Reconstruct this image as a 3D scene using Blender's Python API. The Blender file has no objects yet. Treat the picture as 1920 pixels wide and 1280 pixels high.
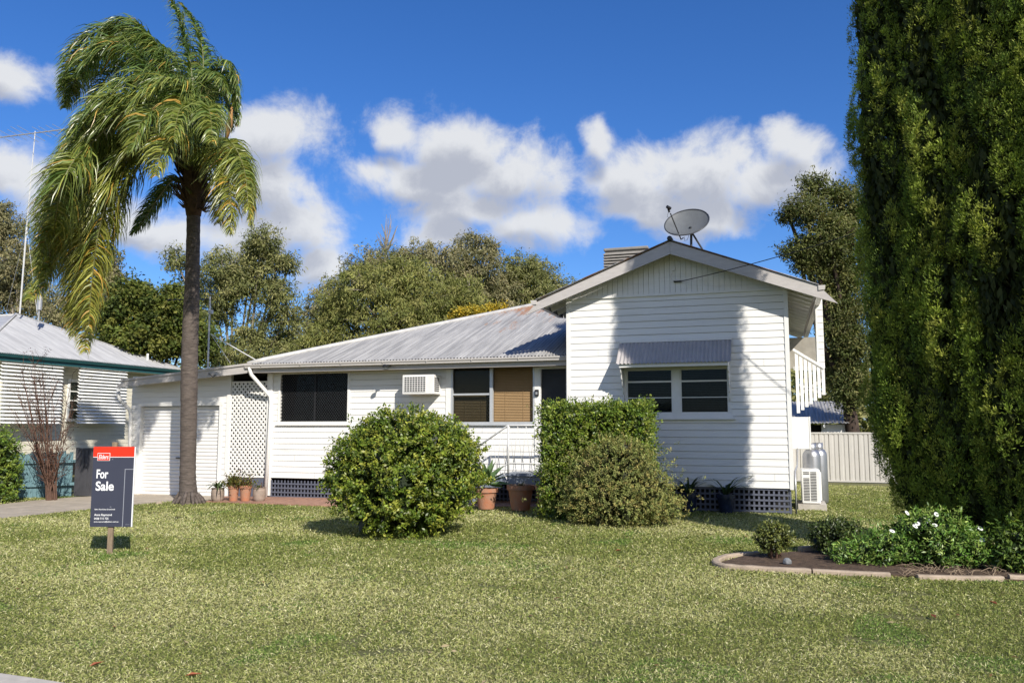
import bpy, math, random
import numpy as np
from mathutils import Vector, Matrix

random.seed(7)
rng = np.random.default_rng(11)
S = bpy.context.scene
COL = S.collection

# ------------------------------------------------------------------ camera
TH = math.radians(18.0)          # the camera looks 18 degrees left of the house's depth axis
FPX, HY, EYE = 1520.0, 800.0, 1.6
PITCH = math.atan((HY - 640.0) / FPX)
cam_d = bpy.data.cameras.new('camera')
cam_d.sensor_width = 36.0
cam_d.lens = FPX / 1920.0 * 36.0
cam_d.clip_start, cam_d.clip_end = 0.1, 3000.0
cam = bpy.data.objects.new('camera', cam_d)
COL.objects.link(cam)
cam.location = (0, 0, EYE)
cam.rotation_euler = (math.pi / 2 + PITCH, 0, TH)
S.camera = cam
R_ = np.array([math.cos(TH), math.sin(TH), 0.0])
HD = np.array([-math.sin(TH), math.cos(TH), 0.0])
F_ = HD * math.cos(PITCH) + np.array([0, 0, math.sin(PITCH)])
U_ = np.cross(R_, F_)
CE = np.array([0.0, 0.0, EYE])

# ------------------------------------------------------------------ sun, exposure
SUN_L = Vector((-0.97, 1.02, -1.0)).normalized()      # the way the light travels
sun_d = bpy.data.lights.new('sun', 'SUN')
sun_d.energy = 4.6
sun_d.angle = math.radians(0.53)
sun_d.color = (1.0, 0.94, 0.84)
sun = bpy.data.objects.new('sun', sun_d)
COL.objects.link(sun)
sun.rotation_euler = SUN_L.to_track_quat('-Z', 'Y').to_euler()
sun.location = (12, -12, 14)
SUN_EL = math.asin(-SUN_L.z)
SUN_AZ = math.atan2(-SUN_L.x, -SUN_L.y)
S.view_settings.view_transform = 'Standard'
S.view_settings.look = 'None'
S.view_settings.exposure = 0.40
S.view_settings.gamma = 1.0
S.view_settings.use_curve_mapping = False
S.cycles.max_bounces = 6
S.cycles.transparent_max_bounces = 12
S.cycles.caustics_reflective = False
S.cycles.caustics_refractive = False


# ------------------------------------------------------------------ pixel -> point in the world
def ray(px, py):
    return R_ * (px - 960.0) / FPX + U_ * (640.0 - py) / FPX + F_


def P(px, py, Y):                       # on the plane y = Y
    d = ray(px, py)
    return CE + d * (Y / d[1])


def PX(px, py, X):                      # on the plane x = X
    d = ray(px, py)
    return CE + d * (X / d[0])


def K(px, py, D):                       # at distance D along the view axis
    return CE + ray(px, py) * D


def sstep(t):
    t = np.clip(t, 0, 1)
    return t * t * (3 - 2 * t)


def gz(x, y):                           # ground height
    return -0.085 * sstep((-4.5 - np.asarray(x, float)) / 4) * sstep((np.asarray(y, float) - 9) / 4)


def G(px, py, dz=0.0):
    z = 0.0
    d = ray(px, py)
    for _ in range(6):
        p = CE + d * ((z - EYE) / d[2])
        z = float(gz(p[0], p[1])) + dz
    return CE + d * ((z - EYE) / d[2])


# ------------------------------------------------------------------ sky with clouds
def build_world():
    w = bpy.data.worlds.new('World')
    S.world = w
    w.use_nodes = True
    nt = w.node_tree
    N, L = nt.nodes, nt.links
    N.clear()
    out = N.new('ShaderNodeOutputWorld')
    bg = N.new('ShaderNodeBackground')
    bg.inputs['Strength'].default_value = 0.095
    L.new(bg.outputs[0], out.inputs[0])
    sky = N.new('ShaderNodeTexSky')
    sky.sky_type = 'NISHITA'
    sky.sun_disc = False
    sky.sun_elevation = SUN_EL
    sky.sun_rotation = SUN_AZ
    sky.altitude = 200
    sky.air_density = 1.0
    sky.dust_density = 0.7
    sky.ozone_density = 2.5
    hs = N.new('ShaderNodeHueSaturation')
    hs.inputs['Saturation'].default_value = 1.25
    hs.inputs['Value'].default_value = 0.95
    L.new(sky.outputs[0], hs.inputs['Color'])
    tint = N.new('ShaderNodeMix')
    tint.data_type = 'RGBA'
    tint.blend_type = 'MULTIPLY'
    tint.inputs[0].default_value = 1.0
    tint.inputs[7].default_value = (0.72, 0.90, 1.25, 1)      # the deep clear blue of a dry winter sky
    L.new(hs.outputs[0], tint.inputs[6])
    tc = N.new('ShaderNodeTexCoord')
    sep = N.new('ShaderNodeSeparateXYZ')
    L.new(tc.outputs['Generated'], sep.inputs[0])

    def math_(op, a, b=None, c=None, clamp=False):
        n = N.new('ShaderNodeMath')
        n.operation = op
        n.use_clamp = clamp
        for i, v in enumerate((a, b, c)):
            if v is None:
                continue
            if isinstance(v, (int, float)):
                n.inputs[i].default_value = v
            else:
                L.new(v, n.inputs[i])
        return n.outputs[0]

    az = math_('ARCTAN2', sep.outputs[0], sep.outputs[1])
    el = math_('ARCSINE', sep.outputs[2])
    comb = N.new('ShaderNodeCombineXYZ')
    L.new(az, comb.inputs[0])
    L.new(el, comb.inputs[1])
    noi = N.new('ShaderNodeTexNoise')
    noi.inputs['Scale'].default_value = 11.0
    noi.inputs['Detail'].default_value = 11.0
    noi.inputs['Roughness'].default_value = 0.64
    noi.inputs['Distortion'].default_value = 0.25
    L.new(comb.outputs[0], noi.inputs['Vector'])
    big = N.new('ShaderNodeTexNoise')
    big.inputs['Scale'].default_value = 7.0
    big.inputs['Detail'].default_value = 3.0
    L.new(comb.outputs[0], big.inputs['Vector'])
    warp = N.new('ShaderNodeVectorMath')
    warp.operation = 'SUBTRACT'
    L.new(big.outputs['Color'], warp.inputs[0])
    warp.inputs[1].default_value = (0.5, 0.5, 0.5)
    sc = N.new('ShaderNodeVectorMath')
    sc.operation = 'MULTIPLY_ADD'
    L.new(warp.outputs[0], sc.inputs[0])
    sc.inputs[1].default_value = (0.10, 0.07, 0)
    L.new(comb.outputs[0], sc.inputs[2])
    p0 = sc.outputs[0]
    sh = N.new('ShaderNodeVectorMath')
    sh.operation = 'ADD'
    L.new(p0, sh.inputs[0])
    sh.inputs[1].default_value = (0.012, 0.030, 0)
    p1 = sh.outputs[0]
    blobs = [(500, 250, 105, 55), (490, 350, 105, 75), (545, 430, 90, 60), (590, 492, 75, 40), (470, 450, 100, 60),
             (340, 435, 90, 50),
             (735, 240, 50, 34), (865, 265, 120, 56), (790, 330, 150, 46), (970, 325, 100, 62), (900, 390, 140, 52),
             (1010, 428, 110, 46), (840, 440, 85, 36), (700, 318, 60, 30),
             (1132, 262, 36, 40), (1175, 335, 95, 60), (1310, 335, 120, 62), (1310, 405, 100, 42), (1490, 275, 60, 44),
             (1510, 330, 50, 60), (1430, 345, 90, 46), (1200, 385, 100, 40),
             (25, 145, 70, 40), (25, 340, 70, 55), (110, 400, 60, 45), (250, 400, 80, 40)]

    def field(p):
        cur = None
        for (bx, by, rx, ry) in blobs:
            d = ray(bx, by)
            d = d / np.linalg.norm(d)
            a0, e0 = math.atan2(d[0], d[1]), math.asin(d[2])
            k = FPX * 0.90
            s1 = N.new('ShaderNodeVectorMath')
            s1.operation = 'SUBTRACT'
            L.new(p, s1.inputs[0])
            s1.inputs[1].default_value = (a0, e0, 0)
            s2 = N.new('ShaderNodeVectorMath')
            s2.operation = 'MULTIPLY'
            L.new(s1.outputs[0], s2.inputs[0])
            s2.inputs[1].default_value = (k / rx * math.cos(e0), k / ry, 0)
            s3 = N.new('ShaderNodeVectorMath')
            s3.operation = 'LENGTH'
            L.new(s2.outputs[0], s3.inputs[0])
            v = math_('SUBTRACT', 1.0, s3.outputs['Value'])
            if cur is None:
                cur = v
            else:
                m = N.new('ShaderNodeMath')
                m.operation = 'SMOOTH_MAX'
                L.new(cur, m.inputs[0])
                L.new(v, m.inputs[1])
                m.inputs[2].default_value = 0.25
                cur = m.outputs[0]
        return cur

    f0, f1 = field(p0), field(p1)
    nz = math_('SUBTRACT', noi.outputs['Fac'], 0.5)
    dens = math_('MULTIPLY_ADD', nz, 2.6, f0)

    def ramp(v, a, b):
        m = N.new('ShaderNodeMapRange')
        m.interpolation_type = 'SMOOTHSTEP'
        L.new(v, m.inputs[0])
        m.inputs[1].default_value, m.inputs[2].default_value = a, b
        return m.outputs[0]

    # unseen low clouds behind the camera, added as neutral fill light
    away = math_('MULTIPLY', ramp(math_('ABSOLUTE', math_('ADD', az, TH)), 0.95, 1.4), ramp(sep.outputs[2], 0.0, 0.15))
    n3 = N.new('ShaderNodeTexNoise')
    n3.inputs['Scale'].default_value = 2.6
    n3.inputs['Detail'].default_value = 5
    L.new(tc.outputs['Generated'], n3.inputs['Vector'])
    rest = math_('MULTIPLY', math_('MULTIPLY', ramp(n3.outputs['Fac'], 0.42, 0.58), away), math_('SUBTRACT', 1.0, ramp(sep.outputs[2], 0.38, 0.62)))
    mask = math_('MAXIMUM', math_('MULTIPLY', ramp(dens, -0.24, 0.62), 0.95), rest)
    grey = ramp(math_('MULTIPLY_ADD', nz, 1.8, f1), 0.12, 0.80)     # thick cloud above: a grey underside
    cm = N.new('ShaderNodeMix')
    cm.data_type = 'RGBA'
    L.new(grey, cm.inputs[0])
    cm.inputs[6].default_value = (6.4, 6.5, 6.65, 1)
    cm.inputs[7].default_value = (3.9, 4.1, 4.65, 1)
    cr = N.new('ShaderNodeMix')
    cr.data_type = 'RGBA'
    L.new(rest, cr.inputs[0])
    L.new(cm.outputs[2], cr.inputs[6])
    cr.inputs[7].default_value = (4.9, 4.75, 4.6, 1)
    cm = cr
    mx = N.new('ShaderNodeMix')
    mx.data_type = 'RGBA'
    L.new(mask, mx.inputs[0])
    L.new(tint.outputs[2], mx.inputs[6])
    L.new(cm.outputs[2], mx.inputs[7])
    L.new(mx.outputs[2], bg.inputs['Color'])


build_world()


# ------------------------------------------------------------------ object helpers
def wl(o):
    return Vector(o['_w']) if (o is not None and '_w' in o) else Vector((0, 0, 0))


WL = {}


def tag(o, label=None, cat=None, group=None, kind=None):
    if label: o['label'] = label
    if cat: o['category'] = cat
    if group: o['group'] = group
    if kind: o['kind'] = kind
    return o


def thing(name, label, cat, loc, group=None, rz=0.0):
    o = bpy.data.objects.new(name, None)
    o.empty_display_size = 0.2
    COL.objects.link(o)
    o.location = loc
    o.rotation_euler = (0, 0, rz)
    WL[o] = Vector(loc) if rz == 0 else Vector((0, 0, 0))
    return tag(o, label, cat, group)


def link(o, parent):
    COL.objects.link(o)
    if parent is not None:
        o.parent = parent
    WL[o] = WL.get(parent, Vector((0, 0, 0)))
    return o


class MB:
    def __init__(s):
        s.v, s.f = [], []

    def add(s, vs, fs):
        n = len(s.v)
        s.v += [tuple(float(c) for c in p) for p in vs]
        s.f += [tuple(i + n for i in f) for f in fs]
        return s

    def quad(s, a, b, c, d):
        return s.add((a, b, c, d), ((0, 1, 2, 3),))

    def box(s, x0, x1, y0, y1, z0, z1):
        vs = [(x, y, z) for x in (x0, x1) for y in (y0, y1) for z in (z0, z1)]
        return s.add(vs, ((0, 1, 3, 2), (4, 6, 7, 5), (0, 4, 5, 1), (2, 3, 7, 6), (0, 2, 6, 4), (1, 5, 7, 3)))

    def prism(s, pts, d):               # extrude a polygon (3-D points) by vector d
        n = len(pts)
        d = np.array(d, float)
        vs = [np.array(p, float) for p in pts] + [np.array(p, float) + d for p in pts]
        fs = [tuple(range(n)), tuple(range(2 * n - 1, n - 1, -1))]
        for i in range(n):
            j = (i + 1) % n
            fs.append((i, i + n, j + n, j))
        return s.add(vs, fs)

    def beam(s, p, q, w, h, up=(0, 0, 1)):
        p, q = Vector(p), Vector(q)
        t = (q - p).normalized()
        a = t.cross(Vector(up))
        if a.length < 1e-5: a = t.cross(Vector((1, 0, 0)))
        a.normalize()
        b = a.cross(t)
        a, b = a * w / 2, b * h / 2
        vs = [p - a - b, p + a - b, p + a + b, p - a + b, q - a - b, q + a - b, q + a + b, q - a + b]
        return s.add(vs, ((3, 2, 1, 0), (4, 5, 6, 7), (0, 1, 5, 4), (1, 2, 6, 5), (2, 3, 7, 6), (3, 0, 4, 7)))

    def tube(s, pts, rad, n=8, cap=True):
        pts = [Vector(p) for p in pts]
        if not hasattr(rad, '__len__'): rad = [rad] * len(pts)
        rings = []
        ref = Vector((0.31, 0.2, 0.93))
        for i, p in enumerate(pts):
            t = (pts[min(i + 1, len(pts) - 1)] - pts[max(i - 1, 0)])
            t = t.normalized() if t.length > 1e-9 else Vector((0, 0, 1))
            a = t.cross(ref)
            if a.length < 1e-3: a = t.cross(Vector((1, 0, 0)))
            a.normalize()
            b = t.cross(a)
            rings.append([p + (a * math.cos(2 * math.pi * k / n) + b * math.sin(2 * math.pi * k / n)) * rad[i] for k in range(n)])
        fs = []
        for i in range(len(pts) - 1):
            for k in range(n):
                k2 = (k + 1) % n
                fs.append((i * n + k, i * n + k2, (i + 1) * n + k2, (i + 1) * n + k))
        if cap:
            fs.append(tuple(range(n - 1, -1, -1)))
            fs.append(tuple((len(pts) - 1) * n + k for k in range(n)))
        return s.add([p for r in rings for p in r], fs)

    def lathe(s, prof, c, n=24):        # prof: (radius, z)
        vs, fs = [], []
        for r, z in prof:
            vs += [(c[0] + r * math.cos(2 * math.pi * k / n), c[1] + r * math.sin(2 * math.pi * k / n), c[2] + z) for k in range(n)]
        for i in range(len(prof) - 1):
            for k in range(n):
                k2 = (k + 1) % n
                fs.append((i * n + k, i * n + k2, (i + 1) * n + k2, (i + 1) * n + k))
        fs.append(tuple(range(n - 1, -1, -1)))
        fs.append(tuple((len(prof) - 1) * n + k for k in range(n)))
        return s.add(vs, fs)

    def build(s, name, mat, parent=None, smooth=False, bevel=0.0):
        off = WL.get(parent, Vector((0, 0, 0)))
        me = bpy.data.meshes.new(name)
        me.from_pydata([(a - off.x, b - off.y, c - off.z) for a, b, c in s.v], [], s.f)
        me.update()
        if mat is not None: me.materials.append(mat)
        if smooth: me.polygons.foreach_set('use_smooth', [True] * len(me.polygons))
        o = bpy.data.objects.new(name, me)
        link(o, parent)
        if bevel:
            m = o.modifiers.new('bevel', 'BEVEL')
            m.width = bevel
            m.segments = 2
            m.limit_method = 'ANGLE'
        return o


def np_mesh(name, V, quads, mat, parent=None, col=None, smooth=False):
    off = WL.get(parent, Vector((0, 0, 0)))
    V = (np.asarray(V, np.float32) - np.array(off, np.float32))
    quads = np.asarray(quads, np.int32)
    me = bpy.data.meshes.new(name)
    me.vertices.add(len(V))
    me.vertices.foreach_set('co', V.ravel())
    k = quads.shape[1]
    me.loops.add(quads.size)
    me.loops.foreach_set('vertex_index', quads.ravel())
    me.polygons.add(len(quads))
    me.polygons.foreach_set('loop_start', np.arange(0, quads.size, k, dtype=np.int32))
    if smooth: me.polygons.foreach_set('use_smooth', np.ones(len(quads), bool))
    if col is not None:
        a = me.attributes.new('Col', 'FLOAT_COLOR', 'POINT')
        a.data.foreach_set('color', np.concatenate([col, np.ones((len(col), 1))], 1).astype(np.float32).ravel())
    me.update(calc_edges=True)
    me.validate()
    if mat is not None: me.materials.append(mat)
    o = bpy.data.objects.new(name, me)
    return link(o, parent)


def nrm(a):
    return a / np.maximum(np.linalg.norm(a, axis=-1, keepdims=True), 1e-9)


def leaf_arrays(c, d, L, W, col, fold=0.12, side_hint=None, droop=0.0, hint_noise=0.35):
    n = len(c)
    d = nrm(d)
    r = rng.normal(size=(n, 3)) if side_hint is None else side_hint + hint_noise * rng.normal(size=(n, 3))
    s = nrm(np.cross(d, r))
    u = np.cross(s, d)
    L = np.broadcast_to(np.asarray(L, float).reshape(-1, 1), (n, 1))
    W = np.broadcast_to(np.asarray(W, float).reshape(-1, 1), (n, 1))
    m = c + d * L * 0.45 + u * W * fold
    V = np.stack([c, m + s * W * 0.5, c + d * L + np.array([0, 0, -1.0]) * L * droop, m - s * W * 0.5], 1).reshape(-1, 3)
    C = np.repeat(col, 4, 0)
    return V, C


def leaf_object(name, parts, mat, parent):
    V = np.concatenate([p[0] for p in parts])
    C = np.concatenate([p[1] for p in parts])
    Q = np.arange(len(V), dtype=np.int32).reshape(-1, 4)
    return np_mesh(name, V, Q, mat, parent, np.clip(C, 0.001, 1))


def mixcol(cols, n, jit=0.2, weights=None):
    cols = np.array(cols, float)
    i = rng.choice(len(cols), n, p=weights)
    j = rng.choice(len(cols), n, p=weights)
    t = rng.random((n, 1))
    c = cols[i] * t + cols[j] * (1 - t)
    return c * (1 + jit * rng.normal(size=(n, 1)))


def vnoise(x, y, s, seed=0):
    x, y = np.asarray(x) / s, np.asarray(y) / s
    xi, yi = np.floor(x).astype(int), np.floor(y).astype(int)
    fx, fy = sstep(x - xi), sstep(y - yi)

    def h(a, b):
        v = np.sin(a * 127.1 + b * 311.7 + seed * 74.7) * 43758.5453
        return v - np.floor(v)
    return (h(xi, yi) * (1 - fx) + h(xi + 1, yi) * fx) * (1 - fy) + (h(xi, yi + 1) * (1 - fx) + h(xi + 1, yi + 1) * fx) * fy


def catmull(pts, n):
    pts = [np.array(p, float) for p in pts]
    pts = [2 * pts[0] - pts[1]] + pts + [2 * pts[-1] - pts[-2]]
    out = []
    segs = len(pts) - 3
    for i in range(n):
        t = i / (n - 1) * segs
        k = min(int(t), segs - 1)
        f = t - k
        a, b, c, d = pts[k:k + 4]
        out.append(.5 * ((2 * b) + (-a + c) * f + (2 * a - 5 * b + 4 * c - d) * f * f + (-a + 3 * b - 3 * c + d) * f ** 3))
    return np.array(out)


# ------------------------------------------------------------------ materials
def mat(name, col, rough=0.6, var=0.08, scale=6.0, bump=0.0, bscale=40.0, metal=0.0, spec=0.4, col2=None, stretch=(1, 1, 1), lo=0.35, hi=0.7):
    m = bpy.data.materials.new(name)
    m.use_nodes = True
    nt = m.node_tree
    N, L = nt.nodes, nt.links
    b = N['Principled BSDF']
    b.inputs['Roughness'].default_value = rough
    b.inputs['Metallic'].default_value = metal
    b.inputs['Specular IOR Level'].default_value = spec
    tc = N.new('ShaderNodeTexCoord')
    mp = N.new('ShaderNodeMapping')
    mp.inputs['Scale'].default_value = stretch
    L.new(tc.outputs['Object'], mp.inputs[0])
    n = N.new('ShaderNodeTexNoise')
    n.inputs['Scale'].default_value = scale
    n.inputs['Detail'].default_value = 6
    n.inputs['Roughness'].default_value = 0.65
    L.new(mp.outputs[0], n.inputs['Vector'])
    r = N.new('ShaderNodeValToRGB')
    c2 = col2 if col2 is not None else tuple(c * (1 - 2.2 * var) for c in col)
    c1 = col if col2 is not None else tuple(min(1, c * (1 + var)) for c in col)
    r.color_ramp.elements[0].position = lo
    r.color_ramp.elements[1].position = hi
    r.color_ramp.elements[0].color = (*c2, 1)
    r.color_ramp.elements[1].color = (*c1, 1)
    L.new(n.outputs['Fac'], r.inputs[0])
    L.new(r.outputs[0], b.inputs['Base Color'])
    if bump:
        n2 = N.new('ShaderNodeTexNoise')
        n2.inputs['Scale'].default_value = bscale
        n2.inputs['Detail'].default_value = 4
        L.new(mp.outputs[0], n2.inputs['Vector'])
        bp = N.new('ShaderNodeBump')
        bp.inputs['Strength'].default_value = bump
        bp.inputs['Distance'].default_value = 0.02
        L.new(n2.outputs['Fac'], bp.inputs['Height'])
        L.new(bp.outputs[0], b.inputs['Normal'])
    return m


def leaf_mat(name, rough=0.45, trans=0.3, spec=0.4, tint=(1.1, 1.25, 0.5)):
    m = bpy.data.materials.new(name)
    m.use_nodes = True
    nt = m.node_tree
    N, L = nt.nodes, nt.links
    b = N['Principled BSDF']
    b.inputs['Roughness'].default_value = rough
    b.inputs['Specular IOR Level'].default_value = spec
    a = N.new('ShaderNodeAttribute')
    a.attribute_name = 'Col'
    L.new(a.outputs['Color'], b.inputs['Base Color'])
    t = N.new('ShaderNodeBsdfTranslucent')
    mu = N.new('ShaderNodeMix')
    mu.data_type = 'RGBA'
    mu.blend_type = 'MULTIPLY'
    mu.inputs[0].default_value = 1.0
    L.new(a.outputs['Color'], mu.inputs[6])
    mu.inputs[7].default_value = (*tint, 1)
    L.new(mu.outputs[2], t.inputs['Color'])
    mx = N.new('ShaderNodeMixShader')
    mx.inputs[0].default_value = trans
    L.new(b.outputs[0], mx.inputs[1])
    L.new(t.outputs[0], mx.inputs[2])
    L.new(mx.outputs[0], N['Material Output'].inputs[0])
    return m


def glass_mat(name):
    m = bpy.data.materials.new(name)
    m.use_nodes = True
    N, L = m.node_tree.nodes, m.node_tree.links
    N.remove(N['Principled BSDF'])
    t = N.new('ShaderNodeBsdfTransparent')
    t.inputs[0].default_value = (0.75, 0.78, 0.78, 1)
    g = N.new('ShaderNodeBsdfGlossy')
    g.inputs['Roughness'].default_value = 0.03
    fr = N.new('ShaderNodeFresnel')
    fr.inputs[0].default_value = 1.22
    no = N.new('ShaderNodeTexNoise')
    no.inputs['Scale'].default_value = 1.5
    bp = N.new('ShaderNodeBump')
    bp.inputs['Strength'].default_value = 0.05
    L.new(no.outputs['Fac'], bp.inputs['Height'])
    L.new(bp.outputs[0], g.inputs['Normal'])
    mx = N.new('ShaderNodeMixShader')
    L.new(fr.outputs[0], mx.inputs[0])
    L.new(t.outputs[0], mx.inputs[1])
    L.new(g.outputs[0], mx.inputs[2])
    L.new(mx.outputs[0], N['Material Output'].inputs[0])
    return m


def roof_mat(name, base, base2, rust=0.0, zlow=3.6, zhigh=5.0, rough=0.45):
    """weathered corrugated iron: sheets of slightly different grey, streaks down the fall, patches of rust"""
    m = mat(name, base, rough=rough, scale=1.6, col2=base2, spec=0.5, stretch=(7, 0.35, 0.35) if rust else (0.5, 5, 0.5), bump=0.05, bscale=90, metal=0.0, lo=0.38, hi=0.64)
    if rust:
        N, L = m.node_tree.nodes, m.node_tree.links
        b = N['Principled BSDF']
        src = b.inputs['Base Color'].links[0].from_socket
        geo = N.new('ShaderNodeNewGeometry')
        mp = N.new('ShaderNodeMapping')
        mp.inputs['Scale'].default_value = (1.7, 0.55, 0.55)
        L.new(geo.outputs['Position'], mp.inputs[0])
        n = N.new('ShaderNodeTexNoise')
        n.inputs['Scale'].default_value = 1.5
        n.inputs['Detail'].default_value = 7
        n.inputs['Roughness'].default_value = 0.7
        L.new(mp.outputs[0], n.inputs['Vector'])
        sp = N.new('ShaderNodeSeparateXYZ')
        L.new(geo.outputs['Position'], sp.inputs[0])
        mr = N.new('ShaderNodeMapRange')
        L.new(sp.outputs[2], mr.inputs[0])
        mr.inputs[1].default_value, mr.inputs[2].default_value = zlow, zhigh
        mr.inputs[3].default_value, mr.inputs[4].default_value = -0.1, 0.22
        ad = N.new('ShaderNodeMath')
        ad.operation = 'ADD'
        L.new(n.outputs['Fac'], ad.inputs[0])
        L.new(mr.outputs[0], ad.inputs[1])
        m2 = N.new('ShaderNodeMapRange')
        m2.interpolation_type = 'SMOOTHSTEP'
        L.new(ad.outputs[0], m2.inputs[0])
        m2.inputs[1].default_value, m2.inputs[2].default_value = 0.58, 0.74
        m2.inputs[4].default_value = rust
        mx = N.new('ShaderNodeMix')
        mx.data_type = 'RGBA'
        L.new(m2.outputs[0], mx.inputs[0])
        L.new(src, mx.inputs[6])
        mx.inputs[7].default_value = (0.30, 0.14, 0.055, 1)
        L.new(mx.outputs[2], b.inputs['Base Color'])
    return m


M = {}
M['board'] = mat('white_weatherboard', (0.80, 0.79, 0.76), rough=0.5, scale=2.2, col2=(0.70, 0.685, 0.65), lo=0.25, hi=0.5, bump=0.08, bscale=22, stretch=(0.5, 0.5, 5))
M['trim'] = mat('white_trim', (0.80, 0.79, 0.76), rough=0.42, var=0.02, scale=8)
M['fascia'] = mat('grey_fascia_paint', (0.50, 0.47, 0.45), rough=0.45, var=0.05, scale=5, bump=0.06, bscale=14, stretch=(1, 1, 4))
M['gutter'] = mat('gutter_paint', (0.52, 0.49, 0.46), rough=0.35, var=0.03, scale=5)
M['roof'] = roof_mat('weathered_iron', (0.395, 0.388, 0.375), (0.235, 0.232, 0.228), rust=0.85)
M['roof2'] = roof_mat('pale_iron', (0.45, 0.45, 0.45), (0.32, 0.32, 0.325))
M['ridge'] = mat('ridge_iron', (0.52, 0.51, 0.49), rough=0.45, var=0.1, scale=4)
M['eave'] = mat('eave_boards', (0.33, 0.305, 0.26), rough=0.7, var=0.08, scale=6)
M['awning'] = mat('grey_awning_iron', (0.42, 0.395, 0.385), rough=0.45, var=0.05, scale=4)
M['door'] = mat('roller_door_steel', (0.80, 0.79, 0.77), rough=0.38, var=0.02, scale=3)
M['lattice'] = mat('white_lattice', (0.78, 0.77, 0.74), rough=0.55, var=0.03, scale=10)
M['skirt'] = mat('blue_grey_batten', (0.115, 0.125, 0.165), rough=0.6, var=0.08, scale=8)
M['void'] = mat('painted_dark', (0.012, 0.011, 0.010), rough=0.9, var=0.1)  # near-black colour in place of unlit depth behind openings
M['mesh'] = mat('security_mesh', (0.022, 0.022, 0.024), rough=0.5, var=0.05)
M['alum'] = mat('aluminium_frame', (0.55, 0.56, 0.57), rough=0.35, var=0.03, metal=0.3)
M['blind'] = mat('bamboo_blind', (0.36, 0.235, 0.115), rough=0.7, var=0.04, scale=3)
M['blind_dark'] = mat('brown_blind', (0.25, 0.16, 0.078), rough=0.7, var=0.04, scale=3)
M['venetian'] = mat('grey_venetian', (0.05, 0.05, 0.055), rough=0.6, var=0.1)
M['glass'] = glass_mat('window_glass')
M['darkdoor'] = mat('dark_screen_door', (0.018, 0.019, 0.022), rough=0.5, var=0.1)
M['plastic'] = mat('white_plastic', (0.78, 0.77, 0.74), rough=0.4, var=0.03)
M['grille'] = mat('dark_grille', (0.10, 0.10, 0.10), rough=0.6, var=0.15, scale=30)
M['black'] = mat('black_plastic', (0.02, 0.02, 0.022), rough=0.45, var=0.1)
M['lens'] = mat('lamp_lens', (0.55, 0.55, 0.55), rough=0.15, var=0.05)
M['deckpaint'] = mat('blue_grey_paint', (0.24, 0.27, 0.32), rough=0.5, var=0.1, scale=9)
M['rail'] = mat('pale_rail', (0.62, 0.62, 0.61), rough=0.4, var=0.03)
M['cooler'] = mat('cooler_plastic', (0.26, 0.245, 0.225), rough=0.6, var=0.08)
M['dish'] = mat('dish_grey', (0.13, 0.14, 0.147), rough=0.4, var=0.08, scale=3)
M['dishrim'] = mat('dish_rim', (0.05, 0.055, 0.062), rough=0.4, var=0.05)
M['gal'] = mat('galvanised_steel', (0.48, 0.48, 0.48), rough=0.35, var=0.08, metal=0.5, scale=12)
M['bottle'] = mat('gas_bottle_steel', (0.42, 0.42, 0.43), rough=0.38, var=0.06, metal=0.8, scale=4)
M['conc'] = mat('concrete', (0.42, 0.36, 0.28), rough=0.85, var=0.1, scale=3, bump=0.2, bscale=60)
M['path'] = mat('footpath_concrete', (0.50, 0.46, 0.40), rough=0.85, var=0.08, scale=8, bump=0.15, bscale=80)
M['brickpave'] = mat('brick_paving', (0.36, 0.20, 0.14), rough=0.8, var=0.16, scale=9, bump=0.2, bscale=40)
M['kerb'] = mat('sandy_kerb', (0.42, 0.335, 0.25), rough=0.85, var=0.12, scale=7, bump=0.3, bscale=50)
M['soil'] = mat('mulch_soil', (0.13, 0.085, 0.055), rough=0.95, scale=14, col2=(0.05, 0.032, 0.022), bump=0.8, bscale=35)
M['stone'] = mat('grey_stone', (0.22, 0.23, 0.24), rough=0.8, var=0.2, scale=20, bump=0.4)
M['terracotta'] = mat('terracotta', (0.42, 0.155, 0.075), rough=0.75, scale=7, col2=(0.36, 0.21, 0.14), bump=0.08)
M['taupe'] = mat('taupe_pot', (0.32, 0.25, 0.20), rough=0.7, var=0.1, scale=9)
M['bluepot'] = mat('blue_glazed_pot', (0.02, 0.03, 0.06), rough=0.25, var=0.2, scale=12)
M['ntrim'] = mat('teal_gutter_paint', (0.035, 0.135, 0.145), rough=0.4, var=0.08)
M['cream'] = mat('cream_board', (0.68, 0.64, 0.52), rough=0.55, var=0.04, scale=4)
M['white'] = mat('white_slat', (0.80, 0.80, 0.78), rough=0.5, var=0.02)
M['teal'] = mat('teal_paling', (0.16, 0.27, 0.30), rough=0.7, scale=9, col2=(0.10, 0.19, 0.22), bump=0.15, stretch=(4, 4, 0.6))
M['gate'] = mat('dark_grey_gate', (0.075, 0.075, 0.085), rough=0.55, var=0.08)
M['fence'] = mat('cream_steel_fence', (0.50, 0.48, 0.445), rough=0.45, var=0.03, scale=2)
M['timber'] = mat('weathered_timber', (0.30, 0.23, 0.155), rough=0.85, scale=9, col2=(0.18, 0.13, 0.085), bump=0.25, stretch=(5, 5, 0.7))
M['navy'] = mat('sign_navy', (0.046, 0.050, 0.076), rough=0.4, var=0.02)
M['red'] = mat('sign_red', (0.85, 0.035, 0.012), rough=0.4, var=0.02)
M['signwhite'] = mat('sign_white', (0.82, 0.82, 0.82), rough=0.45, var=0.01)
M['signgrey'] = mat('sign_line_grey', (0.28, 0.29, 0.33), rough=0.45, var=0.01)
M['palmtrunk'] = mat('palm_bark', (0.17, 0.138, 0.118), rough=0.9, scale=5, col2=(0.075, 0.06, 0.052), bump=0.9, bscale=16, stretch=(1.2, 1.2, 5))
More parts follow.
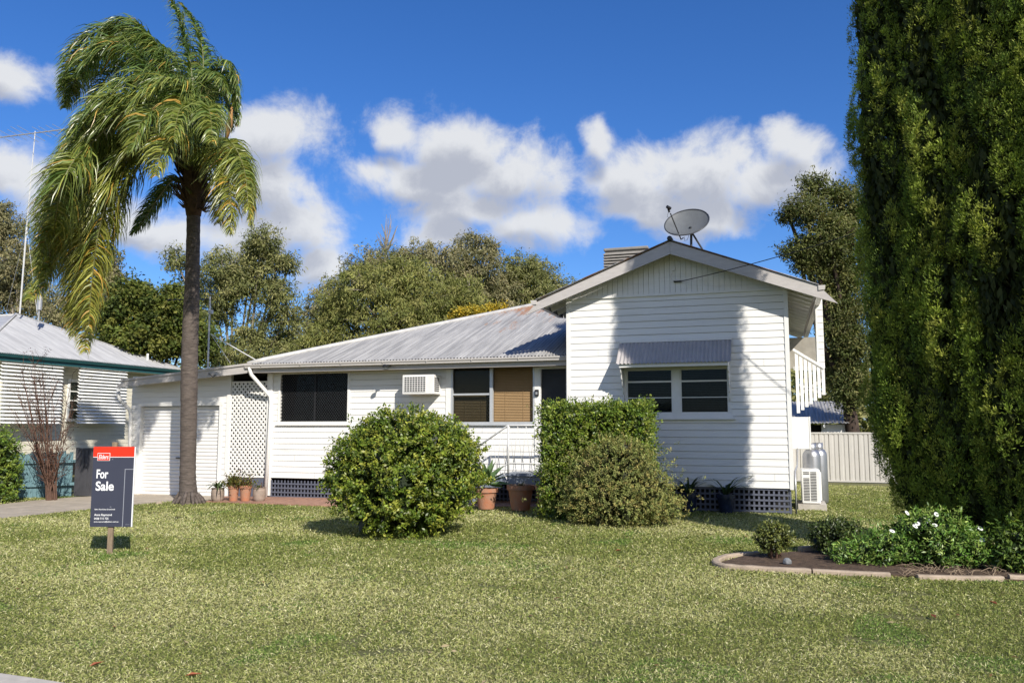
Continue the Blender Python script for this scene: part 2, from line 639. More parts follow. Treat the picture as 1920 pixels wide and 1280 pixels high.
M['fibre'] = mat('palm_fibre', (0.12, 0.07, 0.04), rough=0.95, scale=12, col2=(0.05, 0.03, 0.02), bump=0.5)
M['spathe'] = mat('dry_spathe', (0.50, 0.26, 0.09), rough=0.7, var=0.15, scale=9)
M['bark_pale'] = mat('pale_gum_bark', (0.40, 0.35, 0.29), rough=0.85, scale=3, col2=(0.20, 0.17, 0.14), bump=0.2)
M['bark_dark'] = mat('dark_bark', (0.075, 0.05, 0.037), rough=0.95, scale=6, col2=(0.035, 0.025, 0.02), bump=0.5)
M['stem'] = mat('reddish_stem', (0.16, 0.09, 0.062), rough=0.85, scale=8, col2=(0.08, 0.045, 0.033), bump=0.2)
M['leaf'] = leaf_mat('leaf_glossy', rough=0.42, trans=0.28, spec=0.45)
M['leaf_dull'] = leaf_mat('leaf_dull', rough=0.6, trans=0.25, spec=0.25)
M['leaf_far'] = leaf_mat('leaf_far', rough=0.6, trans=0.30, spec=0.25)
M['frond'] = leaf_mat('palm_leaflet', rough=0.33, trans=0.22, spec=0.5)
M['blade'] = leaf_mat('grass_blade', rough=0.6, trans=0.25, spec=0.2, tint=(1.05, 1.1, 0.7))
M['petal'] = mat('white_petal', (0.85, 0.85, 0.83), rough=0.5, var=0.01)
M['petalc'] = mat('flower_eye', (0.03, 0.03, 0.08), rough=0.6, var=0.05)
M['deadleaf'] = mat('dead_leaf', (0.35, 0.11, 0.05), rough=0.7, var=0.2)
M['cable'] = mat('black_cable', (0.03, 0.03, 0.03), rough=0.6, var=0.05)


# ------------------------------------------------------------------ ground and paving
def lerp_coords(a, fine, lo, hi, b, step):
    return np.unique(np.concatenate([a, np.arange(lo, hi + step, step), b]))


xs = lerp_coords(np.array([-1500, -800, -400, -200, -100, -60.]), None, -30, 20, np.array([40, 80, 200, 400, 800, 1500.]), 0.6)
ys = lerp_coords(np.array([-600, -200, -60, -20.]), None, -3, 30, np.array([45, 80, 140, 300, 600, 1200, 2400.]), 0.6)
XX, YY = np.meshgrid(xs, ys, indexing='ij')
ZZ = gz(XX, YY)
V = np.stack([XX, YY, ZZ], -1).reshape(-1, 3)
nx, ny = len(xs), len(ys)
ii = (np.arange(nx - 1)[:, None] * ny + np.arange(ny - 1)[None, :]).ravel()
Q = np.stack([ii, ii + ny, ii + ny + 1, ii + 1], 1)
M['lawn'] = mat('lawn_thatch', (0.15, 0.14, 0.055), rough=0.95, scale=1.1, col2=(0.085, 0.095, 0.032), bump=0.6, bscale=60)
ground = np_mesh('ground', V, Q, M['lawn'], None, smooth=True)
tag(ground, 'short lawn of mixed green and straw coloured grass in front of the house', 'lawn', kind='structure')


def slab(name, pts, m, h, label, cat, lift=0.0):
    """a paved area: polygon on the ground with a top h above it, densely cut so that it follows the slope"""
    mb = MB()
    mb.prism([(p[0], p[1], float(gz(p[0], p[1])) - 0.05) for p in pts], (0, 0, 0.05 + h))
    o = mb.build(name, m)
    return tag(o, label, cat, kind='structure')


YM, YG = 16.7, 15.95
XGL, XGR = float(P(1065.5, 700, YG)[0]), float(P(1479, 700, YG)[0])
drive_pts = [G(250, 926)[:2] + [0.0, 0.3], G(427, 930)[:2] + [0, 0.2], G(380, 941)[:2], G(340, 939)[:2], G(250, 947)[:2], G(120, 960)[:2], G(0, 973)[:2],
             (-18.5, 7.5), (-24, 8.5), (-21, 13.2), G(0, 946)[:2], G(60, 939)[:2], G(140, 932)[:2], G(165, 931)[:2], (-15.9, 17.0)]
slab('driveway', drive_pts, M['conc'], 0.012, 'sandy concrete driveway leading up to the roller door', 'driveway')
bp = [(-12.75, 16.9), (-4.3, 16.9), (-4.3, 15.75), tuple(G(605, 950)[:2]), tuple(G(500, 946)[:2]), tuple(G(385, 942)[:2])]
slab('brick_path', bp, M['brickpave'], 0.035, 'red brick path along the foot of the weatherboard wall', 'path')
fp = [tuple(G(-200, 1262)[:2]), tuple(G(0, 1270)[:2]), tuple(G(68, 1280)[:2]), tuple(G(200, 1302)[:2]), (-3.4, 1.0), (-8, 1.0)]
slab('footpath', fp, M['path'], 0.03, 'pale concrete footpath corner at the near edge of the lawn', 'footpath')
soil_pts = [G(1350, 1058)[:2], G(1372, 1067)[:2], G(1520, 1076)[:2], G(1670, 1082)[:2], G(1925, 1092)[:2], (3.6, 9.9), (4.4, 11.8), (2.6, 12.6), (1.4, 12.2),
            G(1560, 1030)[:2], G(1510, 1036)[:2], G(1400, 1044)[:2]]
slab('soil', soil_pts, M['soil'], 0.03, 'dark mulched soil of the garden bed', 'soil')


def in_poly(x, y, pts):
    pts = [(float(a[0]), float(a[1])) for a in pts]
    r = np.zeros(len(x), bool)
    j = len(pts) - 1
    for i in range(len(pts)):
        xi, yi = pts[i]
        xj, yj = pts[j]
        c = ((yi > y) != (yj > y)) & (x < (xj - xi) * (y - yi) / (yj - yi + 1e-12) + xi)
        r ^= c
        j = i
    return r


# ------------------------------------------------------------------ the house
house = thing('weatherboard_house', 'low white weatherboard house with a grey iron roof, a gabled wing and an attached garage', 'house', (-5.0, YM, 0.0))


def boards(mb, o, u, n, width, z0, z1, h, holes=(), d=0.018):
    """lapped boards: o = base point (x,y), u = direction along the wall, n = outward normal"""
    o, u, n = (np.array(a, float) for a in (o, u, n))

    def pt(a, z, k):
        q = o + u * a + n * k
        return (q[0], q[1], z)
    nb = int(math.ceil((z1 - z0) / h - 1e-6))
    for i in range(nb):
        lo, hi = z0 + i * h, min(z0 + (i + 1) * h, z1)
        cuts = sorted({lo, hi} | {z for hl in holes for z in (hl[2], hl[3]) if lo < z < hi})
        for a, b in zip(cuts[:-1], cuts[1:]):
            zm = (a + b) / 2
            segs = [(0.0, width)]
            for (h0, h1, za, zb) in holes:
                if za < zm < zb:
                    ns = []
                    for (s0, s1) in segs:
                        if h1 <= s0 or h0 >= s1:
                            ns.append((s0, s1))
                        else:
                            if h0 > s0: ns.append((s0, h0))
                            if h1 < s1: ns.append((h1, s1))
                    segs = ns
            cutsegs = []
            for (s0, s1) in segs:
                jx = (i * 2.617 + 1.3) % 4.2
                while jx < s1:
                    if s0 + .15 < jx < s1 - .15:
                        cutsegs.append((s0, jx - .002))
                        s0 = jx + .002
                    jx += 4.2
                cutsegs.append((s0, s1))
            for (s0, s1) in cutsegs:
                ka = d * (1 - 0.55 * (a - lo) / h)
                kb = d * (1 - 0.55 * (b - lo) / h)
                if b > hi - 1e-6 and hi < z1 - 1e-6:       # rebate at the head of each board
                    bb = b - 0.009
                    mb.quad(pt(s0, a, ka), pt(s1, a, ka), pt(s1, bb, kb), pt(s0, bb, kb))
                    mb.quad(pt(s0, bb, kb), pt(s1, bb, kb), pt(s1, bb + .001, -.016), pt(s0, bb + .001, -.016))
                    mb.quad(pt(s0, bb, -.016), pt(s1, bb, -.016), pt(s1, b, -.016), pt(s0, b, -.016))
                else:
                    mb.quad(pt(s0, a, ka), pt(s1, a, ka), pt(s1, b, kb), pt(s0, b, kb))
                if abs(a - lo) < 1e-6:
                    mb.quad(pt(s0, a, -0.016), pt(s1, a, -0.016), pt(s1, a, ka), pt(s0, a, ka))
    return mb


def rect(px0, py0, px1, py1, Y):
    a, b = P(px0, py1, Y), P(px1, py0, Y)
    return float(a[0]), float(b[0]), float(a[2]), float(b[2])


BH = 0.1335
# --- front wall of the main body
xl = float(P(503, 800, YM)[0])
zbM = float(P(540, 895.5, YM)[2])
w1 = rect(525, 698.5, 654, 790.5, YM)
w2 = rect(848, 684, 1001, 792, YM)
dr = rect(1015, 686, 1066, 890, YM)
zsoff = float(P(690, 693, YM - 0.5)[2])
mb = MB()
boards(mb, (xl, YM), (1, 0), (0, -1), XGL - xl, zbM, zsoff + 0.03, BH,
       [(w1[0] - xl, w1[1] - xl, w1[2], w1[3]), (w2[0] - xl, w2[1] - xl, w2[2], w2[3] + .2), (dr[0] - xl, dr[1] - xl, zbM - 1, dr[3])])
mb.build('wall', M['board'], house)
mb = MB()
for (a, b, c, d_) in ((xl - 0.02, w1[0] - .03, zbM, zsoff), (w1[1] + .03, w2[0] - .03, zbM, zsoff), (w1[0] - .03, w1[1] + .03, zbM, w1[2] - .02), (w2[0] - .03, dr[0] - .03, zbM, w2[2] - .02)):
    mb.box(a, b, YM + 0.02, YM + 0.1, c, d_)
mb.box(w1[0] - .03, w1[1] + .03, YM + .02, YM + .1, w1[3] + .02, zsoff)
mb.build('wall_core', M['board'], house)
mb = MB()                                        # near-black sheets stand in for the darkness of the rooms
mb.box(xl, XGL + 3.9, YM + 0.55, YM + 0.6, 0.0, zsoff)
mb.box(xl, XGL, YM + .1, YM + .6, zsoff - .002, zsoff + .05)
mb.box(xl, XGL, YM + .1, YM + .6, .1, .15)
mb.build('room_dark_sheet', M['void'], house)


def frame(mb, r, t, y0, y1):
    x0, x1, z0, z1 = r
    mb.box(x0, x1, y0, y1, z1 - t, z1)
    mb.box(x0, x1, y0, y1, z0, z0 + t)
    mb.box(x0, x0 + t, y0, y1, z0 + t, z1 - t)
    mb.box(x1 - t, x1, y0, y1, z0 + t, z1 - t)


def grow(r, g):
    return (r[0] - g, r[1] + g, r[2] - g, r[3] + g)


# screened window
mb = MB()
frame(mb, grow(w1, 0.05), 0.055, YM - 0.035, YM + 0.05)
mb.box(w1[0] - .09, w1[1] + .09, YM - .06, YM + .01, w1[2] - .085, w1[2] - .052)
win = mb.build('window', M['trim'], house)
win['label'] = 'wide window behind a dark security screen'
mb = MB()
yy = YM + 0.02
cw, ch = w1[1] - w1[0], w1[3] - w1[2]


def lattice(mb, r, y, ang, pitch, w, dpt):
    """diagonal laths clipped to the rectangle r = x0,x1,z0,z1"""
    x0, x1, z0, z1 = r
    ca, sa = math.cos(ang), math.sin(ang)
    nxv = np.array([-sa, ca])
    ext = [np.dot(nxv, p) for p in ((x0, z0), (x1, z0), (x0, z1), (x1, z1))]
    k = min(ext) + pitch * 0.5
    while k < max(ext):
        pts = []
        for (ax, val, oth, lo, hi) in ((0, x0, 1, z0, z1), (0, x1, 1, z0, z1), (1, z0, 0, x0, x1), (1, z1, 0, x0, x1)):
            den = nxv[oth]
            if abs(den) < 1e-9: continue
            q = (k - nxv[ax] * val) / den
            if lo - 1e-9 <= q <= hi + 1e-9:
                pts.append((val, q) if ax == 0 else (q, val))
        if len(pts) >= 2:
            pts.sort(key=lambda p: p[0])
            a, b = pts[0], pts[-1]
            if math.dist(a, b) > w:
                mb.beam((a[0], y, a[1]), (b[0], y, b[1]), dpt, w, up=(-sa, 0, ca))
        k += pitch


lattice(mb, w1, YM + .005, math.radians(52), 0.05, 0.009, 0.003)
lattice(mb, w1, YM + .009, math.radians(-52), 0.05, 0.009, 0.003)
xm = float(P(590, 740, YM)[0])
mb.box(xm - .02, xm + .02, YM + .012, YM + .03, w1[2], w1[3])
mb.build('security_screen', M['mesh'], win)
MB().box(w1[0], w1[1], YM + .05, YM + .056, w1[2], w1[3]).build('pane', M['glass'], win)
# blind window
mb = MB()
frame(mb, (w2[0] - .03, w2[1] + .03, w2[2] - .03, w2[3] + .04), 0.045, YM - 0.03, YM + 0.06)
xm = float(P(921.5, 740, YM)[0])
mb.box(xm - .035, xm + .035, YM - .02, YM + .055, w2[2], w2[3])
zb = float(P(880, 739, YM)[2])
mb.box(w2[0], xm - .035, YM - .005, YM + .04, zb - .02, zb + .02)
mb.box(w2[0] - .06, w2[1] + .05, YM - .07, YM - .0, w2[2] - .062, w2[2] - .03)
win = mb.build('window', M['alum'], house)
win['label'] = 'wide window with brown blinds drawn behind its glass'
for nm, a, b, ym, mt in (('blind', w2[0], xm - .035, YM + .11, 'blind_dark'), ('blind', xm + .035, w2[1], YM + .07, 'blind')):
    mb = MB()
    z = w2[2]
    while z < w2[3]:
        mb.quad((a, ym - .003, z), (b, ym - .003, z), (b, ym + .016, z + .027), (a, ym + .016, z + .027))
        z += .034
    mb.quad((a, ym + .024, w2[2]), (b, ym + .024, w2[2]), (b, ym + .024, w2[3]), (a, ym + .024, w2[3]))
    for q in (0.28, 0.72):
        mb.box(a + (b - a) * q - .003, a + (b - a) * q + .003, ym - .008, ym - .005, w2[2], w2[3])
    mb.build(nm, M[mt], win)
MB().box(w2[0], xm - .035, YM + .03, YM + .034, w2[2], w2[3]).build('pane', M['glass'], win)
# door in the corner by the wing
mb = MB()
frame(mb, (dr[0] - .05, dr[1], dr[2], dr[3]), 0.05, YM - .03, YM + .1)
dframe = mb.build('door_frame', M['trim'], house)
mb = MB()
mb.box(dr[0], dr[1], YM + .06, YM + .1, dr[2], dr[3] - .05)
mb.box(dr[0] + .08, dr[1] - .02, YM + .05, YM + .06, dr[2] + .9, dr[2] + .98)
mb.build('door', M['darkdoor'], house)
# post between window and door
p0, p1 = P(1003, 740, YM), P(1012, 740, YM)
MB().box(p0[0], p1[0], YM - .035, YM + .02, zbM, zsoff).build('wall_post', M['trim'], house)
MB().box(xl - .03, xl + .12, YM - .05, YM + .02, zbM - .42, zsoff).build('wall_post', M['trim'], house)
mb = MB()
mb.box(w2[0] - .15, w2[0] - .03, YM - .03, YM, w2[2] - .06, zsoff)
mb.build('window_trim', M['trim'], house)

# --- eave, gutter, fascia and roof of the main body
e0, e1 = P(459, 682, YM - .55), P(1063, 668, YM - .55)
zg = (e0[2] + e1[2]) / 2
xe0 = float(e0[0])
xe1 = XGL - 0.02
YF = YM - 0.45
mb = MB()
prof = [(-.115, .0), (-.125, -.012), (-.12, -.035), (-.105, -.04), (-.10, -.085), (-.085, -.095), (-.002, -.095), (-.002, -.005), (-.01, -.005), (-.01, -.085), (-.09, -.08), (-.105, -.005)]
vs = [(xe0, YF + a, zg + b) for a, b in prof]
mb.prism(vs, (xe1 - xe0, 0, 0))
xx = xe0 + .45
while xx < xe1:
    mb.box(xx, xx + .018, YF - .129, YF - .0, zg - .004, zg + .004)
    mb.box(xx, xx + .018, YF - .131, YF - .124, zg - .045, zg + .002)
    xx += 1.05
mb.build('gutter', M['gutter'], house)
zfb = zsoff - 0.002
MB().box(xe0 + .06, xe1, YF, YF + .025, zfb, zg - .004).build('fascia', M['fascia'], house)
MB().box(xe0 + .08, xe1, YF + .025, YM + .02, zfb + .015, zfb + .03).build('soffit', M['eave'], house)


def corr(mb, o, u, v, n, u0, u1, lo, hi, pitch=0.076, amp=0.014, rows=2, sub=6):
    """corrugated sheet: ripples run along v, columns step along u"""
    o, u, v, n = (np.array(a, float) for a in (o, u, v, n))
    us = np.arange(u0, u1 + pitch / sub, pitch / sub)
    verts, fs = [], []
    for i, a in enumerate(us):
        k = amp * math.sin(2 * math.pi * a / pitch)
        l, h = lo(a), hi(a)
        for j in range(rows):
            verts.append(o + u * a + v * (l + (h - l) * j / (rows - 1)) + n * k)
    for i in range(len(us) - 1):
        for j in range(rows - 1):
            b = i * rows + j
            fs.append((b, b + rows, b + rows + 1, b + 1))
    mb.add(verts, fs)


PT = 0.352                                        # pitch of the main roof
sl = math.hypot(1, PT)
mb = MB()
vdir, ndir = (0, 1 / sl, PT / sl), (0, -PT / sl, 1 / sl)
top = 6.0 * sl
xr = -1.9
corr(mb, (xe0 + .02, YF - .06, zg + .015), (1, 0, 0), vdir, ndir, 0.03, xr - xe0,
     lambda a: 0.0, lambda a: min(a * sl, top))
roof = mb.build('roof', M['roof'], house, smooth=True)
mb = MB()                                         # the slopes of the same roof that face away
hx, hy, hz = xe0 + 6.0, YF + 6.0, zg + 6.0 * PT
mb.quad((xe0, YF, zg), (hx, hy, hz - .02), (hx, hy, hz - .02), (xe0, YF + 12, zg))
mb.quad((hx, hy, hz), (-1.9, hy, hz), (-1.9, hy + 6, zg), (xe0, hy + 6, zg))
mb.quad((hx, hy, hz - .03), (-1.9, hy, hz - .03), (-1.9, YF + 1.5, zg + 1.5 * PT - .03), (-4.0, YF + 1.5, zg + 1.5 * PT - .03))
mb.build('rear_roof', M['roof'], house)
mb = MB()
mb.tube([(xe0 + .02, YF - .03, zg + .03), (xe0 + .3, YF + .22, zg + .13), (hx, hy, hz + .04)], [.045, .06, .06], 8)
mb.tube([(hx, hy, hz + .04), (-1.9, hy, hz + .04)], .06, 8)
hip = mb.build('hip_capping', M['ridge'], house, smooth=True)
# body of the house behind: so that nothing is open to the sky
mb = MB()
mb.box(xl, XGR - .02, YM + .62, YM + 9.0, -.2, zg)
mb.build('rear_wall', M['board'], house)

# --- front wing with the gable
zb0 = float(P(1480, 915.5, YG)[2])
b0, b1 = P(1068, 557.5, YG), P(1466, 540.8, YG)
zbase = (b0[2] + b1[2]) / 2
gw = rect(1171, 684, 1370, 780, YG)
mb = MB()
boards(mb, (XGL, YG), (1, 0), (0, -1), XGR - XGL, zb0, zbase, BH, [(gw[0] - XGL, gw[1] - XGL, gw[2], gw[3])])
boards(mb, (XGL, YG), (0, 1), (-1, 0), YM - YG, zb0, zbase - .3, BH)
boards(mb, (XGR, YG), (0, 1), (1, 0), 8.8, zb0, zbase - .2, BH)
fw = mb.build('wing_wall', M['board'], house)
mb = MB()
for (a, b, c, d_) in ((XGL + .01, gw[0], zb0, zbase), (gw[1], XGR - .01, zb0, zbase), (gw[0], gw[1], zb0, gw[2]), (gw[0], gw[1], gw[3], zbase)):
    mb.box(a, b, YG + .02, YG + .1, c, d_)
mb.box(XGL + .02, XGL + .1, YG + .1, YM, zb0, zbase)
mb.box(XGR - .1, XGR - .02, YG + .1, YG + 8.8, zb0, zbase)
mb.build('wing_wall_core', M['board'], house)
MB().box(XGL + .1, XGR - .1, YG + .6, YG + .62, .3, zbase).build('wing_dark_sheet', M['void'], house)  # near-black sheet painting the unlit room behind the wing window
MB().box(XGL - .028, XGL + .05, YG - .028, YG + .02, zb0 - .02, zbase).build('corner_trim', M['trim'], house)
MB().box(XGR - .05, XGR + .028, YG - .028, YG + .02, zb0 - .02, zbase).build('corner_trim', M['trim'], house)
YB = YG - 0.4
at_, ab_ = P(1255.5, 453, YB), P(1257, 476, YB)
lt_, lb_ = P(1007, 566, YB), P(985, 591, YB)
rt_, rb_ = P(1533, 534, YB), P(1571, 568.5, YB)
XA = float((at_[0] + ab_[0]) / 2)
ZA = float(at_[2])
SLP = float(((ZA - lt_[2]) / (XA - lt_[0]) + (ZA - rt_[2]) / (rt_[0] - XA)) / 2)
# vertical boards in the gable
mb = MB()
x = XGL + 0.0
zrake = lambda q: float(ab_[2]) - SLP * abs(q - XA) + .16
while x < XGR - .01:
    a, b = x, min(x + .098, XGR)
    mb.prism([(a, YG - .028, zbase), (b, YG - .028, zbase), (b, YG - .028, max(zbase + .01, zrake(b))), (a, YG - .028, max(zbase + .01, zrake(a)))], (0, .02, 0))
    x += .104
mb.prism([(XGL, YG - .006, zbase), (XGR, YG - .006, zbase), (XA, YG - .006, zrake(XA))], (0, .05, 0))
mb.box(XGL - .03, XGR + .03, YG - .046, YG - .002, zbase - .045, zbase)
mb.build('gable_boarding', M['board'], house)
mb = MB()
xa = (XA,)
mb.prism([(XA - .002, YB, ZA), lt_, lb_, (XA - .002, YB, ab_[2])], (0, .03, 0))
mb.prism([(XA + .002, YB, ZA), rt_, rb_, (XA + .002, YB, ab_[2])], (0, .03, 0))
mb.build('barge_board', M['fascia'], house)
# roof of the wing: two corrugated slopes running back
ls = math.hypot(1, SLP)
half_l, half_r = XA - float(lt_[0]) + .02, float(rt_[0]) - XA + .02
mb = MB()
corr(mb, (XA, YB - .03, ZA + .03), (0, 1, 0), (-1 / ls, 0, -SLP / ls), (-SLP / ls, 0, 1 / ls), 0, 8.8, lambda a: 0, lambda a: half_l * ls)
corr(mb, (XA, YB - .03, ZA + .03), (0, 1, 0), (1 / ls, 0, -SLP / ls), (SLP / ls, 0, 1 / ls), 0, 8.8, lambda a: 0, lambda a: half_r * ls)
mb.build('wing_roof', M['roof'], house, smooth=True)
mb = MB()
mb.tube([(XA, YB - .05, ZA + .055), (XA, YB + 8.8, ZA + .055)], .05, 10)
mb.build('ridge_capping', M['dishrim'], house, smooth=True)
mb = MB()                                         # lining, rafters and gutters of the wing's eaves
zl = float(lt_[2])
for sg, half in ((-1, half_l), (1, half_r)):
    q0, q1 = XA, XA + sg * (half - .02)
    mb.prism([(q0, YB + .04, ZA + .0), (q1, YB + .04, ZA - SLP * abs(q1 - XA)), (q1, YB + .04, ZA - SLP * abs(q1 - XA) + .012), (q0, YB + .04, ZA + .012)], (0, 8.7, 0))
mb.build('eave_lining', M['eave'], house)
mb = MB()
y = YB + .42
while y < YB + 8.6:
    for sg, half in ((-1, half_l), (1, half_r)):
        xw = XGL if sg < 0 else XGR
        xo = XA + sg * (half - .06)
        if sg < 0 and y > YM + .9: continue
        MB().beam((xw, y, ZA - SLP * abs(xw - XA) - .055), (xo, y, ZA - SLP * abs(xo - XA) - .055), .05, .14).build('rafter', M['trim'], house)
    y += .52
for xw in (XGL, XGR):
    MB().box(xw - .04, xw + .04, YB + .03, YG - .03, zbase - .02, zbase + .06).build('purlin_end', M['trim'], house)
for sg, half in ((-1, half_l), (1, half_r)):
    mb = MB()
    xo = XA + sg * half
    zz = ZA - SLP * half
    ya, yb = YB - .02, (YB + 8.6 if sg > 0 else YM + 1.0)
    mb.prism([(xo - .01 * sg, ya, zz + .02), (xo + .11 * sg, ya, zz + .02), (xo + .1 * sg, ya, zz - .06), (xo - .01 * sg, ya, zz - .07)], (0, yb - ya, 0))
    mb.build('wing_gutter', M['gutter'], house)

# double window with its awning
mb = MB()
frame(mb, gw, 0.045, YG - .03, YG + .07)
xm0, xm1 = float(P(1262, 730, YG)[0]), float(P(1275, 730, YG)[0])
mb.box(xm0, xm1, YG - .035, YG + .07, gw[2], gw[3])
mb.box(gw[0] - .06, gw[1] + .06, YG - .07, YG - .0, gw[2] - .07, gw[2] - .035)
mb.box(gw[0] - .02, gw[1] + .02, YG - .045, YG + .02, gw[2] - .035, gw[2])
zr = float(P(1268, 716, YG)[2])
zq = float(P(1268, 745, YG)[2])
for (a, b) in ((gw[0] + .045, xm0), (xm1, gw[1] - .045)):
    frame(mb, (a, b, zr, gw[3] - .045), .03, YG - .005, YG + .05)
    frame(mb, (a, b, gw[2] + .045, zr + .028), .03, YG - .018, YG + .03)
    mb.box(a + .03, b - .03, YG - .004, YG + .008, zq - .008, zq + .008)
win = mb.build('window', M['trim'], house)
win['label'] = 'white double sash window under the corrugated awning'
for (a, b) in ((gw[0] + .045, xm0), (xm1, gw[1] - .045)):
    MB().box(a + .02, b - .02, YG + .015, YG + .019, gw[2] + .05, gw[3] - .05).build('pane', M['glass'], win)
    mb = MB()
    z = gw[2] + .05
    while z < gw[3] - .05:
        mb.quad((a + .02, YG + .10, z), (b - .02, YG + .10, z), (b - .02, YG + .118, z + .024), (a + .02, YG + .118, z + .024))
        z += .032
    mb.build('blind', M['venetian'], win)
YA = YG - 0.5
wt0, wt1 = P(1163, 641, YG - .02), P(1373, 637, YG - .02)
wb0, wb1 = P(1153, 683, YA), P(1369, 676.5, YA)
ax0, ax1 = float((wt0[0] + wb0[0]) / 2), float((wt1[0] + wb1[0]) / 2)
zt, zbt = float((wt0[2] + wt1[2]) / 2), float((wb0[2] + wb1[2]) / 2)
ln = math.hypot(.48, zt - zbt)
mb = MB()
vd = np.array((0, -.48, zbt - zt)) / ln
nd = np.array((0, zbt - zt, .48)) / ln
nd = nd * (1 if nd[2] > 0 else -1)
corr(mb, (ax0, YG - .02, zt), (1, 0, 0), vd, nd, 0, ax1 - ax0, lambda a: 0.0, lambda a: ln)
aw = mb.build('awning', M['awning'], house, smooth=True)
mb = MB()
mb.beam((ax0 + .06, YA + .06, zbt - .035), (ax1 - .05, YA + .06, zbt - .035), .03, .065)
mb.box(ax0, ax1, YG - .045, YG - .02, zt - .01, zt + .045)
for xq in (ax0 + .07, ax1 - .07):                 # scalloped side brackets
    pts = [(xq, YA + .05, zbt - .03), (xq, YG - .02, zt - .06), (xq, YG - .02, float(P(1369, 756, YG)[2]))]
    for k in range(9):
        t = (k + 1) / 10
        yy_ = (YG - .06) * (1 - t) + (YA + .07) * t
        zz_ = (float(P(1369, 752, YG)[2])) * (1 - t) + (zbt - .1) * t
        pts.append((xq, yy_ + (.02 if k % 2 else 0), zz_ + (.03 if k % 2 else 0)))
    mb.prism(pts, (.018, 0, 0))
mb.build('awning_bracket', M['trim'], aw)

# square lattice skirts under both walls
def square_lattice(x0, x1, z0, z1, y, nm):
    mb = MB()
    x = x0
    while x < x1 - .02:
        mb.box(x, x + .034, y, y + .012, z0, z1)
        x += .089
    z = z0 + .03
    while z < z1:
        mb.box(x0, x1, y - .012, y, z, min(z + .036, z1 + .02))
        z += .1
    mb.box(x0 - .03, x0, y - .014, y + .014, z0, z1)
    mb.box(x1, x1 + .03, y - .014, y + .014, z0, z1)
    o = mb.build(nm, M['skirt'], house)
    return o


gm = float(gz(-9, YM))
square_lattice(xl + .12, XGL - .05, gm + .01, zbM - .06, YM + .01, 'skirt_lattice')
square_lattice(XGL + .05, XGR - .06, 0.0, zb0 - .03, YG + .02, 'skirt_lattice')
mb = MB()  # near-black backing sheets paint the shade under the floor
mb.box(xl, XGL, YM + .35, YM + .4, -.2, zbM)
mb.box(XGL + .1, XGR - .1, YG + .9, YG + .95, -.1, zb0)
mb.box(xl, XGL, YM + .01, YM + .4, zbM - .025, zbM - .01)
mb.box(XGL, XGR, YG + .01, YG + .9, zb0 - .025, zb0 - .01)
mb.build('underfloor_dark_sheet', M['void'], house)

# --- garage with lattice screen
ga = rect(258, 760, 413, 927, YM)
xg0, xg1 = float(P(243, 850, YM)[0]), float(P(427, 850, YM)[0])
rf0, rf1 = P(222, 714, YM - .5), P(466, 683, YM - .5)
gs = float((rf1[2] - rf0[2]) / (rf1[0] - rf0[0]))
zr0 = lambda x_: float(rf0[2]) + gs * (x_ - float(rf0[0]))
zgd = float(gz(-14, YM))
mb = MB()
boards(mb, (xg0, YM), (1, 0), (0, -1), xg1 - xg0, zgd, ga[3] + .09, BH, [(ga[0] - .09 - xg0, ga[1] + .09 - xg0, zgd - .1, ga[3] + .09)])
boards(mb, (xg0, YM), (0, 1), (-1, 0), 6.0, zgd, 2.45, BH)
# boards above the door follow the falling roof
z = ga[3] + .09
while z < 3.3:
    hi = min(z + BH, 3.3)
    xs0 = max(xg0, float(rf0[0]) + (hi - .14 - float(rf0[2])) / gs) if gs > 1e-6 else xg0
    if xs0 < xg1 - .05:
        mb.quad((xs0, YM - .018, z), (xg1, YM - .018, z), (xg1, YM - .008, hi - .006), (xs0, YM - .008, hi - .006))
        mb.quad((xs0, YM + .004, z), (xg1, YM + .004, z), (xg1, YM - .018, z), (xs0, YM - .018, z))
    z += BH
mb.build('garage_wall', M['board'], house)
mb = MB()
mb.prism([(xg0, YM + .004, ga[3]), (xg1, YM + .004, ga[3]), (xg1, YM + .004, zr0(xg1) - .05), (xg0, YM + .004, zr0(xg0) - .05)], (0, .08, 0))
mb.box(xg0, ga[0] - .05, YM + .004, YM + .1, zgd, ga[3])
mb.box(ga[1] + .05, xg1, YM + .004, YM + .1, zgd, ga[3])
mb.build('garage_wall_core', M['board'], house)
mb = MB()
mb.box(ga[0] - .09, ga[0], YM - .03, YM + .12, zgd, ga[3] + .0)
mb.box(ga[1], ga[1] + .09, YM - .03, YM + .12, zgd, ga[3] + .0)
mb.box(ga[0] - .1, ga[1] + .1, YM - .035, YM + .12, ga[3], ga[3] + .09)
mb.box(xg1 - .05, xg1 + .05, YM - .04, YM + .06, zgd, zr0(xg1) - .1)
mb.build('door_surround', M['trim'], house)
mb = MB()
yd = YM + .1
nsl = 25
hs_ = (ga[3] - ga[2]) / nsl
pr = [(0, -.012), (.05, -.010), (.09, .010), (.25, .016), (.5, .018), (.80, .014), (.95, .004), (1, -.012)]
for i in range(nsl):
    for (t0, k0), (t1, k1) in zip(pr[:-1], pr[1:]):
        mb.quad((ga[0], yd - k0, ga[2] + (i + t0) * hs_), (ga[1], yd - k0, ga[2] + (i + t0) * hs_), (ga[1], yd - k1, ga[2] + (i + t1) * hs_), (ga[0], yd - k1, ga[2] + (i + t1) * hs_))
rd = mb.build('roller_door', M['door'], house)
mb = MB()
hx0 = P(331, 858, YM + .08)
mb.box(hx0[0], hx0[0] + .12, YM + .05, YM + .083, hx0[2] - .015, hx0[2] + .015)
mb.build('door_handle', M['black'], rd)
